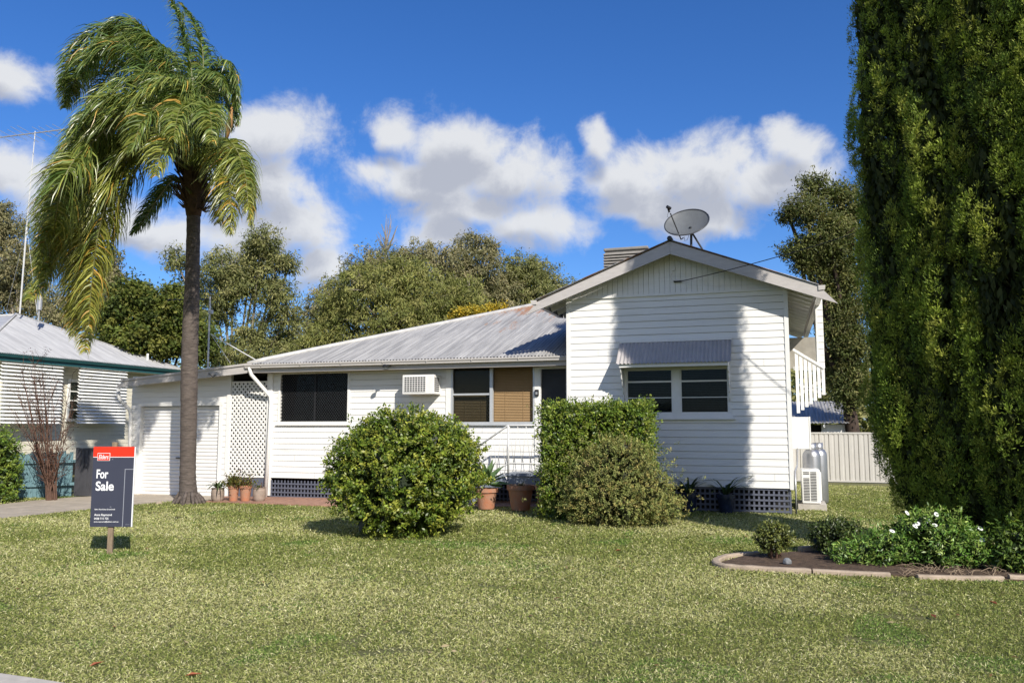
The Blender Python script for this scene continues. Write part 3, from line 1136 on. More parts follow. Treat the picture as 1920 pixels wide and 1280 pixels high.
# garage roof: one slope falling to the left with a deep fascia in front
mb = MB()
xf0, xf1 = float(P(216, 722, YM - .5)[0]), float(P(463, 690, YM - .5)[0])
mb.prism([(xf0, YM - .5, zr0(xf0) - .16), (xf1, YM - .5, zr0(xf1) - .2), (xf1 + .12, YM - .5, zr0(xf1 + .12) - .02), (xf0 + .22, YM - .5, zr0(xf0 + .22) - .02)], (0, .028, 0))
mb.prism([(xf0 + .2, YM - .53, zr0(xf0 + .2) - .02), (xf1 + .12, YM - .53, zr0(xf1 + .12) - .02), (xf1 + .12, YM - .53, zr0(xf1 + .12) + .03), (xf0 + .2, YM - .53, zr0(xf0 + .2) + .03)], (0, .06, 0))
mb.build('garage_fascia', M['fascia'], house)
mb = MB()
corr(mb, (xf0 + .1, YM - .5, zr0(xf0 + .1) + .0), (0, 1, 0), (math.cos(math.atan(gs)), 0, math.sin(math.atan(gs))), (-math.sin(math.atan(gs)), 0, math.cos(math.atan(gs))), 0, 7.0, lambda a: 0, lambda a: (xf1 + .3 - xf0))
mb.build('garage_roof', M['roof'], house, smooth=True)
mb = MB()
mb.prism([(xf0 + .2, YM - .45, zr0(xf0 + .2) - .07), (xf1, YM - .45, zr0(xf1) - .07), (xf1, YM - .45, zr0(xf1) - .055), (xf0 + .2, YM - .45, zr0(xf0 + .2) - .055)], (0, 6.9, 0))
mb.build('garage_lining', M['eave'], house)
mb = MB()                                          # the garage's hidden sides
mb.box(xg0 + .01, xg1, YM + 5.9, YM + 6.0, zgd, 2.5)
mb.build('garage_rear_wall', M['void'], house)
MB().box(xg0 + .02, xl, YM + 1.6, YM + 1.62, zgd, 2.9).build('garage_dark_sheet', M['void'], house)  # near-black sheet in place of the garage's inner shade
la = (float(P(430, 800, YM)[0]), float(P(503, 800, YM)[0]), float(P(470, 893, YM)[2]), float(P(470, 716, YM)[2]))
mb = MB()
lattice(mb, la, YM - .012, math.radians(-48), 0.088, 0.045, 0.006)
lattice(mb, la, YM - .004, math.radians(48), 0.088, 0.045, 0.006)
frame(mb, grow(la, .02), .035, YM - .02, YM + .015)
ls_ = mb.build('lattice_screen', M['lattice'], house)
MB().box(la[0], la[1], YM + .0, YM + .06, zgd, la[2] - .03).build('lattice_plinth', M['skirt'], house)
# downpipes
mb = MB()
d = [P(468, 688, YM - .52), P(469, 696, YM - .5), P(471, 702, YM - .48), P(506, 742, YM - .1), P(508, 752, YM - .09), (xl + .045, YM - .09, zgd + .02)]
mb.tube([tuple(q) for q in d], .045, 10)
mb.build('downpipe', M['trim'], house, smooth=True)
mb = MB()
d = [P(222, 728, YM - .3), P(222, 742, YM - .3), P(226, 750, YM - .28), P(243, 768, YM - .1), P(245, 778, YM - .09), (float(P(242, 928, YM - .09)[0]), YM - .09, zgd + .02)]
mb.tube([tuple(q) for q in d], .045, 10)
mb.build('downpipe', M['trim'], house, smooth=True)

# --- landing, steps and rail by the door
YL = YG + .05
zl0 = float(P(985, 887, YL)[2])
xL0 = float(P(947, 890, YL)[0])
mb = MB()
mb.box(xL0, XGL - .03, YL, YM - .06, zl0 - .06, zl0)
mb.box(xL0 + .03, XGL - .03, YL + .03, YL + .06, zl0 - .26, zl0 - .06)
mb.box(xL0 + .03, xL0 + .06, YL + .06, YM - .06, zl0 - .26, zl0 - .06)
mb.build('landing', M['deckpaint'], house)
mb = MB()
for k in range(3):
    zs = zl0 - .17 * (k + 1)
    mb.box(xL0 - .28 * (k + 1), xL0 - .28 * k + .02, YL + .02, YM - .1, zs - .04, zs)
mb.beam((xL0, YL, zl0 - .08), (xL0 - .95, YL, zl0 - .66), .03, .2)
mb.build('steps', M['deckpaint'], house)
MB().box(XGL - .75, XGL - .1, YL + .12, YL + .55, zl0 + .001, zl0 + .018).build('door_mat', M['timber'], house)
zt_ = float(P(953, 797, YL)[2])
xp = float(P(953, 830, YL)[0])
xq, zq_ = float(P(893, 839, YL)[0]), float(P(893, 839, YL)[2])
mb = MB()
mb.tube([(XGL - .05, YL, zt_), (xp, YL, zt_), (xq - .35, YL, zt_ + (zq_ - zt_) * (xq - .35 - xp) / (xq - xp))], .02, 8)
zlow = float(P(953, 868, YL)[2])
mb.tube([(XGL - .05, YL, zlow), (xp, YL, zlow), (xq - .35, YL, zlow + (zq_ - zt_) * (xq - .35 - xp) / (xq - xp))], .013, 8)
mb.tube([(xp, YL, zl0), (xp, YL, zt_)], .022, 8)
mb.tube([(xq - .33, YL, 0), (xq - .33, YL, zt_ + (zq_ - zt_) * (xq - .33 - xp) / (xq - xp))], .02, 8)
k = 0
x = XGL - .1
sl_ = (zq_ - zt_) / (xq - xp)
while x > xq - .3:
    def zz2(q, base):
        return base if q >= xp else base + sl_ * (q - xp)
    xa_, xb_ = (x, x - .09)
    if k % 2:
        mb.tube([(xa_, YL, zz2(xa_, zt_)), (xb_, YL, zz2(xb_, zlow))], .005, 5)
    else:
        mb.tube([(xa_, YL, zz2(xa_, zlow)), (xb_, YL, zz2(xb_, zt_))], .005, 5)
    x -= .09
    k += 1
mb.build('handrail', M['rail'], house, smooth=True)

# --- side porch: slatted balustrade beside the wing
YS = YG + 1.6
mb = MB()
tl, tr_ = P(1487, 655, YS), P(1546, 690, YS)
bl_, br_ = P(1500, 772, YS), P(1542, 742, YS)
X0s, X1s = float(tl[0]), float(tr_[0])
zt2 = lambda q: float(tl[2]) + (float(tr_[2]) - float(tl[2])) * (q - X0s) / (X1s - X0s)
zb2 = lambda q: float(bl_[2]) + (float(br_[2]) - float(bl_[2])) * (q - float(bl_[0])) / (float(br_[0]) - float(bl_[0]))
mb.beam((X0s, YS, zt2(X0s)), (X1s, YS, zt2(X1s)), .07, .045)
x = X0s + .03
while x < X1s - .02:
    mb.box(x, x + .061, YS - .012, YS + .012, zb2(x + .03), zt2(x + .03) - .02)
    x += .083
zmid = float(P(1510, 690, YS)[2])
mb.box(X0s, X1s - .04, YS + .012, YS + .035, zmid - .04, zmid + .04)
z2_ = float(P(1510, 730, YS)[2])
mb.beam((X0s + .05, YS + .02, z2_ - .12), (X1s - .03, YS + .02, z2_ + .2), .02, .06)
mb.beam((X0s + .05, YS + .02, z2_ + .12), (X1s - .03, YS + .02, z2_ - .1), .02, .05)
mb.build('porch_balustrade', M['trim'], house)
mb = MB()
xp0, xp1 = float(P(1534, 640, YS)[0]), float(P(1545, 640, YS)[0])
boards(mb, (xp0, YS + .06), (1, 0), (0, -1), xp1 - xp0, float(P(1540, 690, YS)[2]), float(P(1540, 560, YS)[2]), BH)
mb.box(xp0 - .03, xp0, YS + .03, YS + .1, float(P(1540, 690, YS)[2]), float(P(1540, 560, YS)[2]))
mb.box(xp0, xp1, YS + .066, YS + 1.2, float(P(1540, 690, YS)[2]), float(P(1540, 560, YS)[2]))
mb.build('porch_post', M['board'], house)

MB().box(XGR + .02, float(P(1533, 600, YS)[0]) + .35, YG + 6.2, YG + 6.3, float(P(1520, 690, YG + 6.2)[2]), 3.9).build('porch_wall', M['eave'], house)

# --- fittings on the house
def window_ac():
    a = rect(754, 701.5, 819, 739, YM - .42)
    x0, x1, z0, z1 = a
    x1 = float(P(813, 720, YM - .42)[0])
    t = thing('air_conditioner', 'white box air conditioner sticking out of the front wall between the two windows', 'air conditioner', ((x0 + x1) / 2, YM, z0))
    yf = YM - .42
    MB().box(x0, x1, yf, YM, z0, z1).build('case', M['plastic'], t, bevel=.012)
    gx0, gx1, gz0, gz1 = x0 + .05, x0 + (x1 - x0) * .75, z0 + .055, z1 - .045
    MB().box(gx0, gx1, yf - .004, yf + .01, gz0, gz1).build('coil', M['grille'], t)
    mb = MB()
    for k in range(9):
        xx_ = gx0 + (gx1 - gx0) * k / 8
        mb.box(xx_ - .005, xx_ + .005, yf - .012, yf - .004, gz0, gz1)
    for k in range(8):
        zz_ = gz0 + (gz1 - gz0) * k / 7
        mb.box(gx0, gx1, yf - .013, yf - .005, zz_ - .005, zz_ + .005)
    mb.build('grille', M['plastic'], t)
    mb = MB()
    for k in range(7):
        zz_ = z0 + .06 + k * (z1 - z0 - .11) / 7
        mb.box(x1 - .004, x1 + .004, yf + .05, yf + .3, zz_, zz_ + .028)
    mb.build('side_vent', M['grille'], t)


window_ac()


def floodlight():
    p = P(725, 685, YF - .12)
    t = thing('floodlight', 'small black floodlight under the gutter near the screened window', 'floodlight', (p[0], YF - .0, p[2] + .02))
    mb = MB()
    mb.box(p[0] - .05, p[0] + .05, YF - .10, YF - .001, p[2] - .01, p[2] + .05)
    mb.tube([(p[0], YF - .1, p[2] + .01), (p[0] - .01, YF - .16, p[2] - .03)], .018, 8)
    mb.lathe([(.0, -.02), (.05, -.02), (.055, .02), (.03, .05), (.0, .055)], (p[0] - .01, YF - .19, p[2] - .03), 14)
    mb.build('housing', M['black'], t)
    MB().lathe([(0, -.012), (.04, -.008), (.042, 0), (0, 0)], (p[0] - .01, YF - .19, p[2] - .05), 14).build('lens', M['lens'], t)


floodlight()


def key_safe():
    a = rect(1003, 730, 1010, 742, YM - .06)
    t = thing('key_safe', 'small dark key safe fixed on the white post beside the front door', 'key safe', (a[0], YM - .04, a[2]))
    MB().box(a[0], a[1], YM - .085, YM - .036, a[2], a[3]).build('case', M['black'], t, bevel=.01)
    MB().box(a[0] + .02, a[1] - .02, YM - .09, YM - .084, a[2] + .03, a[3] - .05).build('cover', M['gal'], t)


key_safe()


def meter_box():
    Y0 = YG + .5
    a = rect(1494, 781.5, 1517, 842, Y0)
    t = thing('meter_box', 'plain white electricity meter box on the side wall above the gas bottles', 'meter box', (XGR, Y0 + .3, a[2]))
    MB().box(XGR + .019, a[1], Y0, Y0 + .6, a[2], a[3]).build('case', M['plastic'], t, bevel=.012)
    MB().box(a[1] - .002, a[1] + .02, Y0 - .008, Y0 + .61, a[2] - .008, a[3] + .008).build('door', M['plastic'], t)
    mb = MB()
    xc = float(P(1497, 900, Y0)[0])
    mb.tube([(xc, Y0 - .1, a[2] + .02), (xc - .02, Y0 - .2, a[2] - .3), (XGR + .05, YG - .03, a[2] - .38), (XGR + .045, YG - .045, 0.02)], .018, 8)
    mb.build('conduit', M['gal'], t, smooth=True)


meter_box()


def gas_bottle(px, Y, label):
    p = P(px, 900, Y)
    x, y = float(p[0]), Y
    t = thing('gas_bottle', label, 'gas bottle', (x, y, 0.02), 'tall gas bottles beside the house')
    MB().lathe([(.15, 0), (.165, .03), (.175, .08), (.175, .98), (.165, 1.04), (.13, 1.1), (.09, 1.13)], (x, y, .02), 24).build('cylinder', M['bottle'], t, smooth=True)
    MB().lathe([(.095, 1.10), (.1, 1.11), (.1, 1.25), (.092, 1.25), (.09, 1.12)], (x, y, .02), 20).build('collar', M['bottle'], t, smooth=True)
    MB().tube([(x, y, 1.12), (x, y, 1.2)], .02, 8).build('valve', M['gal'], t)


gas_bottle(1523, YG + 1.75, 'nearer steel gas bottle, standing right behind the outdoor air unit')
gas_bottle(1536, YG + 2.35, 'farther steel gas bottle, partly hidden by the bottle in front of it')


def condenser():
    Y0 = YG + 1.0
    a = rect(1504.5, 880.5, 1537, 943, Y0)
    x0, x1, z0, z1 = a
    t = thing('outdoor_air_unit', 'white louvred outdoor air conditioning unit on a concrete pad by the corner', 'air conditioner', ((x0 + x1) / 2, Y0 + .3, 0))
    MB().box(x0, x1, Y0, Y0 + .7, z0, z1).build('case', M['plastic'], t, bevel=.015)
    mb = MB()
    n = 19
    for k in range(n):
        zz_ = z0 + .05 + k * (z1 - z0 - .08) / n
        for (u0, u1) in ((.1, .42), (.48, .80)):
            if k in (n - 3, n - 4) and u0 < .4: continue
            mb.box(x0 + (x1 - x0) * u0, x0 + (x1 - x0) * u1, Y0 - .004, Y0 + .01, zz_, zz_ + .016)
    mb.build('louvres', M['black'], t)
    MB().box(x1 + .001, x1 + .03, Y0 + .15, Y0 + .65, z0 + .05, z1 - .06).build('fan_guard', M['plastic'], t)
    MB().box(x0 - .08, x1 + .1, Y0 - .1, Y0 + .85, -.05, z0 - .012).build('concrete_pad', M['path'], t)


condenser()


def cooler():
    Y0 = YG + 3.0
    a, b = P(1133, 500, Y0), P(1214, 462, Y0)
    x0, x1, z1 = float(a[0]), float(b[0]), float(b[2])
    z0 = ZA - SLP * abs(x0 - XA) - .1
    t = thing('evaporative_cooler', 'brown ribbed evaporative cooler on the roof behind the gable', 'roof cooler', ((x0 + x1) / 2, Y0 + .5, z0))
    mb = MB()
    mb.prism([(x0 + .02, Y0 + .02, z0), (x1 - .02, Y0 + .02, z0), (x1 - .02, Y0 + .02, z1 - .02), (x0 + .02, Y0 + .02, z1 - .05)], (0, 1.0, 0))
    mb.build('case', M['cooler'], t)
    mb = MB()
    z = z0 + .05
    while z < z1 - .12:
        mb.prism([(x0 - .02, Y0 - .035, z), (x1 + .02, Y0 - .035, z), (x1 + .0, Y0 - .0, z + .045), (x0 + .0, Y0 - .0, z + .045)], (0, 1.05, .012))
        z += .068
    mb.build('louvres', M['cooler'], t)
    MB().box(x0 - .01, x1 + .01, Y0 - .02, Y0 + 1.04, z1 - .05, z1 + .02).build('lid', M['cooler'], t, bevel=.02)


cooler()


def dish():
    D = 18.2
    c = K(1287.5, 416.5, D)
    base = K(1296, 462, D)
    t = thing('satellite_dish', 'grey satellite dish on a strutted mast on the gable roof', 'satellite dish', tuple(base))
    # oval reflector: long axis up to the right in the view, tilted to the sky on the left
    r3, u3, f3 = (Vector(q) for q in (R_, U_, F_))
    ax = (r3 * .93 + u3 * .36).normalized()
    nn = (-f3 * .60 - r3 * .18 + u3 * .66)
    nn = (nn - ax * nn.dot(ax)).normalized()
    ay = nn.cross(ax)
    mb, rim = MB(), MB()
    A, B = .50, .45
    vs, fs = [], []
    nr, na = 7, 40
    for i in range(nr + 1):
        q = i / nr
        for k in range(na):
            th = 2 * math.pi * k / na
            p = Vector(c) + ax * A * q * math.cos(th) + ay * B * q * math.sin(th) + nn * (.12 * (q * q - 1))
            vs.append(p)
    for i in range(nr):
        for k in range(na):
            k2 = (k + 1) % na
            fs.append((i * na + k, i * na + k2, (i + 1) * na + k2, (i + 1) * na + k))
    mb.add(vs, fs)
    mb.add([v - nn * .012 for v in vs], [f[::-1] for f in fs])
    mb.build('reflector', M['dish'], t, smooth=True)
    rim.tube([Vector(c) + ax * A * math.cos(2 * math.pi * k / 48) + ay * B * math.sin(2 * math.pi * k / 48) for k in range(49)], .014, 6)
    rim.build('rim', M['dishrim'], t, smooth=True)
    tip, low = K(1254, 391, D - .5), K(1277, 449, D - .05)
    mb = MB()
    mb.tube([K(1281, 446, D + .02), low, K(1257, 400, D - .45)], .014, 6)
    mb.tube([K(1253, 398, D - .5), K(1251, 406, D - .5), K(1255, 409, D - .45)], .004, 5)
    mb.build('feed_arm', M['dishrim'], t)
    mb = MB()
    mb.tube([K(1250.5, 387.5, D - .55), K(1257, 391, D - .5)], .035, 10)
    mb.tube([K(1252, 388, D - .5), K(1255, 398, D - .46)], .022, 8)
    mb.build('receiver', M['black'], t)
    mb = MB()
    mb.tube([K(1296, 466, D), K(1296, 432, D), K(1294, 425, D - .02)], .028, 8)
    mb.tube([K(1298, 437, D), K(1321, 474, D + .0)], .022, 8)
    mb.tube([K(1283, 444, D), K(1284, 452, D), K(1289, 449, D), K(1292, 440, D)], .005, 5)
    mb.build('mast', M['dishrim'], t)


dish()


def service_wire():
    a = np.array(P(1275, 527.5, YG - .06))
    t = thing('service_wire', 'black overhead wire running from the gable to the right', 'wire', tuple(a))
    MB().tube([a + np.array((-.12, .0, .0)), a + np.array((.03, -.01, .0))], .016, 6).build('clamp', M['black'], t)
    e = K(1900, 330, 11.5)
    pts = []
    for i in range(25):
        q = i / 24
        p = a * (1 - q) + np.array(e) * q
        p[2] -= 0.12 * 4 * q * (1 - q)
        pts.append(p)
    MB().tube(pts, .008, 5).build('cable', M['cable'], t)
    mb = MB()
    b = P(1263, 504, YG - .03)
    mb.box(b[0] - .035, b[0] + .035, YG - .055, YG - .03, b[2] - .035, b[2] + .035)
    o = mb.build('junction_box', M['plastic'], t)
    mb = MB()
    mb.tube([(b[0], YG - .04, b[2] - .03), (b[0] - .06, YG - .04, b[2] - .15), (b[0] - .04, YG - .04, b[2] - .22), a + np.array((-.1, .01, .0))], .005, 5)
    mb.build('lead', M['plastic'], t)


service_wire()


def garage_aerial():
    Y0 = YM + .3
    b, tp = P(389.5, 694, Y0), P(394, 556, Y0)
    t = thing('aerial_mast', 'thin white aerial mast held by stays on the garage roof', 'aerial', tuple(b))
    mb = MB()
    mb.tube([b, tp], .022, 8)
    q = P(395, 585, Y0)
    mb.box(q[0] - .05, q[0] + .05, Y0 - .04, Y0 + .04, q[2] - .04, q[2] + .05)
    mb.build('mast', M['rail'], t)
    mb = MB()
    mb.tube([P(395, 626, Y0), P(482, 676, Y0 + .3)], .014, 6)
    mb.tube([P(395, 626, Y0), P(432, 681, Y0 + .8)], .006, 5)
    mb.build('stay', M['rail'], t)
    mb = MB()
    mb.tube([P(312, 562, Y0), P(398, 561, Y0)], .014, 6)
    for k in range(7):
        x = 316 + k * 11
        mb.tube([P(x - 2, 562 + 2, Y0 - .3), P(x + 2, 562 - 2, Y0 + .3)], .006, 4)
    mb.build('antenna', M['black'], t)
    mb = MB()
    mb.tube([b, P(391, 700, YM - .54), P(400, 707, YM - .55), P(404, 702, YM - .55)], .009, 5)
    mb.build('lead', M['cable'], t)


garage_aerial()

# ------------------------------------------------------------------ neighbouring house
XE = -23.0
nh = thing('neighbour_house', 'cream weatherboard house next door with a pale iron roof and teal gutter', 'house', (-22, 19, 0))
zE = 3.91
YE0, YE1, YP = 18.3, 27.1, 23.0
PKX, PKZ = 4.14, 1.87
pk = (XE - PKX, YP, zE + PKZ)
mb = MB()
v1 = np.array([-1, 0, 0.0]) * PKX + np.array([0, 0, PKZ])
lv = np.linalg.norm(v1)
vd = v1 / lv
nd = np.array([PKZ, 0, PKX]) / lv


def hi_n(a):
    y = YE0 + a
    return lv * (max(0.0, (y - YE0) / (YP - YE0)) if y < YP else max(0.0, (YE1 - y) / (YE1 - YP)))


corr(mb, (XE + .1, YE0, zE), (0, 1, 0), vd, nd, 0, YE1 - YE0, lambda a: -.05, hi_n)
mb.quad((XE, YE0, zE), pk, (-44, YP, pk[2]), (-44, YE0, zE))
mb.quad((XE, YE1, zE), pk, (-44, YP, pk[2]), (-44, YE1, zE))
mb.build('roof', M['roof2'], nh, smooth=False)
mb = MB()
mb.tube([(XE, YE0, zE + .03), (pk[0], pk[1], pk[2] + .03), (XE, YE1, zE + .03)], .06, 8)
mb.tube([pk, (-44, YP, pk[2] + .03)], .06, 8)
mb.build('ridge_capping', M['roof2'], nh, smooth=True)
mb = MB()
mb.prism([(XE + .0, YE0 - .05, zE - .01), (XE + .13, YE0 - .05, zE + .0), (XE + .12, YE0 - .05, zE - .05), (XE + .08, YE0 - .05, zE - .12), (XE, YE0 - .05, zE - .12)], (0, YE1 - YE0 + .1, 0))
mb.box(XE - .03, XE, YE0, YE1, zE - .24, zE - .01)
mb.box(-42, XE, YE0 - .08, YE0, zE - .12, zE)
mb.build('gutter', M['ntrim'], nh, smooth=False)
MB().box(-42, XE - .03, YE0 + .02, YE1, zE - .26, zE - .24).build('soffit', M['cream'], nh)
XW = -23.6
mb = MB()
wn0, wn1 = PX(131, 716, XW), PX(148, 785, XW)
hole = (float(wn0[1]), float(wn1[1]), float(wn1[2]), float(wn0[2]))
boards(mb, (XW, YE0 + .5), (0, 1), (1, 0), YE1 - YE0 - 1.0, .4, zE - .24, .15, [(hole[0] - YE0 - .5, hole[1] - YE0 - .5, hole[2], hole[3])])
boards(mb, (-42, YE0 + .5), (1, 0), (0, -1), 18.4, .4, zE - .24, .15)
mb.box(-42, XW - .15, YE0 + .7, YE1 - .5, .4, zE - .25)
mb.build('wall', M['cream'], nh)
mb = MB()
mb.box(-42, XW - .05, YE0 + .55, YE1 - .55, -.2, .38)
mb.build('base', M['void'], nh)
mb = MB()
hx_ = XW + .03
mb.box(XW - .05, hx_ + .02, hole[0] - .1, hole[1] + .1, hole[3], hole[3] + .1)
mb.box(XW - .05, hx_ + .05, hole[0] - .14, hole[1] + .14, hole[2] - .1, hole[2])
mb.box(XW - .05, hx_ + .02, hole[0] - .1, hole[0], hole[2], hole[3])
mb.box(XW - .05, hx_ + .02, hole[1], hole[1] + .1, hole[2], hole[3])
for k in (1, 2, 3):
    zz_ = hole[2] + (hole[3] - hole[2]) * k / 4
    mb.box(XW - .03, hx_ - .01, hole[0], hole[1], zz_ - .018, zz_ + .018)
nw = mb.build('window', M['white'], nh)
MB().box(XW - .04, XW - .03, hole[0], hole[1], hole[2], hole[3]).build('pane', M['glass'], nw)


def shutter(pxa, pya, pxb, pyb, lab):
    a, b = PX(pxa, pya, XE - .05), PX(pxb, pyb, XE - .05)
    y0, y1 = float(a[1]), float(b[1])
    z1 = float(a[2]) - .02
    z0 = float(PX(pxa, 794, XE - .05)[2])
    mb = MB()
    n = 18
    for i in range(n):
        z = z0 + (z1 - z0) * i / n
        mb.prism([(XE - .04, y0, z), (XE - .02, y0, z + .012), (XE - .12, y0, z + .085), (XE - .14, y0, z + .073)], (0, y1 - y0, 0))
    for y in (y0 + .25, (y0 + y1) / 2, y1 - .25):
        mb.box(XE - .2, XE - .145, y - .03, y + .03, z0, z1)
    o = mb.build('slatted_sunshade', M['white'], nh)
    o['label'] = lab


shutter(5, 666, 120, 679, 'wide white slatted sunshade behind the bare shrub')
shutter(151, 683, 240, 691, 'white slatted sunshade beside the garage')
for (px, py0, py1, r, nm) in ((72, 600, 532, .0, 0), (276, 683, 657, .04, 1)):
    pass
q0 = PX(72, 604, -25.4)
mb = MB()
mb.tube([q0, (q0[0], q0[1], q0[2] + .5)], .03, 8)
mb.tube([(q0[0], q0[1], q0[2] + .45), (q0[0], q0[1], q0[2] + 1.1)], .09, 10)
mb.build('flue', M['gal'], nh)
q1 = PX(276, 684, -23.6)
MB().tube([q1, (q1[0], q1[1], q1[2] + .45)], .045, 8).build('vent_pipe', M['white'], nh)


def tall_aerial():
    D = 30.0
    b, tp = K(37, 588, D), K(66, 246, D)
    t = thing('television_aerial', 'tall thin mast with a long spiky aerial above the house next door', 'aerial', tuple(b))
    mb = MB()
    mid = K(50, 425, D)
    mb.tube([b, mid], .03, 6)
    mb.tube([mid, tp], .018, 6)
    mb.build('mast', M['rail'], t)
    mb = MB()
    mb.tube([K(0, 258, D), K(126, 242, D)], .022, 6)
    for k, (x, y) in enumerate(((4, 257), (18, 255), (32, 253), (46, 252), (58, 250), (78, 248), (90, 247), (104, 245), (116, 243))):
        s = 18 if k not in (3, 4) else 26
        mb.tube([K(x - s, y - s * .55, D + .8), K(x + s, y + s * .55, D - .8)], .010, 4)
    mb.build('antenna', M['gal'], t)
    mb = MB()
    for (x, y) in ((10, 620), (70, 620)):
        mb.tube([K(50, 425, D), K(x, y - 30, D + (1 if x < 30 else -1))], .006, 4)
    mb.build('stay', M['gal'], t)


tall_aerial()


def paling_fence():
    a, b = G(-40, 939), G(137, 929)
    t = thing('paling_fence', 'weathered teal picket fence behind the bare shrub', 'fence', tuple((a + b) / 2))
    d = b - a
    ln_ = np.linalg.norm(d)
    u = d / ln_
    n = int(ln_ / .085)
    mb = MB()
    for i in range(n):
        p = a + u * (i * .085)
        q = p + u * .072
        hgt = 1.07 + .03 * math.sin(i * 1.7) + random.uniform(-.015, .015)
        mb.prism([(p[0], p[1], p[2] - .02), (q[0], q[1], q[2] - .02), (q[0], q[1], p[2] + hgt), (p[0], p[1], p[2] + hgt)], (0, .018, 0))
    mb.build('palings', M['teal'], t)
    mb = MB()
    for z in (.3, .85):
        mb.beam(a + np.array((0, .045, z)), b + np.array((.12, .045, z)), .04, .07)
    mb.build('rails', M['teal'], t)


def side_gate():
    a, b = G(142, 930), G(172, 930)
    t = thing('side_gate', 'dark grey ribbed metal gate half hidden by the sale sign', 'gate', tuple((a + b) / 2))
    x0, x1, y = float(a[0]), float(b[0]) + .35, float(a[1])
    z0 = float(a[2])
    mb = MB()
    x = x0
    while x < x1:
        mb.box(x, x + .09, y, y + .012, z0 + .02, z0 + 1.15)
        mb.box(x + .09, x + .11, y + .012, y + .02, z0 + .02, z0 + 1.15)
        x += .11
    mb.build('panel', M['gate'], t)
    mb = MB()
    mb.box(x0 - .02, x1 + .02, y - .014, y - .001, z0 + 1.12, z0 + 1.17)
    mb.box(x0 - .05, x0, y - .02, y + .03, z0, z0 + 1.18)
    mb.build('gate_frame', M['gate'], t)


paling_fence()
side_gate()

# ------------------------------------------------------------------ back fence and shed on the right
def steel_fence():
    Y = float(G(1560, 904)[1])
    x0, x1 = float(P(1496, 850, Y)[0]) - 1.0, float(P(1800, 850, Y)[0]) + 2
    zt = float(P(1560, 810, Y)[2])
    t = thing('steel_fence', 'cream ribbed steel fence at the end of the side lawn', 'fence', ((x0 + x1) / 2, Y, 0))
    mb = MB()
    x = x0
    w = .265
    while x < x1:
        pr = [(0, 0), (.02, .035), (.1, .035), (.115, .02), (.15, .02), (.165, .035), (.245, .035), (.265, 0)]
        for (a, k), (b, k2) in zip(pr[:-1], pr[1:]):
            mb.quad((x + a, Y - k, .03), (x + b, Y - k2, .03), (x + b, Y - k2, zt - .04), (x + a, Y - k, zt - .04))
        x += w
    mb.build('panel', M['fence'], t)
    mb = MB()
    mb.box(x0, x1, Y - .05, Y + .03, zt - .05, zt)
    mb.box(x0, x1, Y - .05, Y + .03, .02, .07)
    mb.build('rail', M['fence'], t)


steel_fence()


def shed():
    Y0 = 29.0
    x0, x1 = float(P(1490, 790, Y0)[0]) - 2, float(P(1592, 790, Y0)[0])
    ze = float(P(1550, 793, Y0)[2])
    zt = float(P(1550, 752, Y0 + 3)[2])
    t = thing('back_shed', 'low shed with a rusty corrugated roof showing above the steel fence', 'shed', ((x0 + x1) / 2, Y0 + 2, 0))
    mb = MB()
    v = np.array((0, 3.0, zt - ze))
    l = np.linalg.norm(v)
    v = v / l
    corr(mb, (x0, Y0, ze), (1, 0, 0), v, (0, -v[2], v[1]), 0, x1 - x0, lambda a: 0, lambda a: l, pitch=.11, amp=.014)
    mb.build('roof', M['roof'], t, smooth=True)
    mb = MB()
    mb.box(x0 + .3, x1 - .4, Y0 + .5, Y0 + 2.9, 0, ze - .05)
    mb.build('wall', M['void'], t)
    mb = MB()
    x = x0 + .2
    while x < x1:
        mb.box(x, x + .05, Y0 + .05, Y0 + .5, ze - .14, ze - .04)
        x += .9
    mb.box(x1 - .85, x1 - .1, Y0 + .3, Y0 + .4, 1.3, 1.68)
    mb.build('rafters', M['trim'], t)


shed()


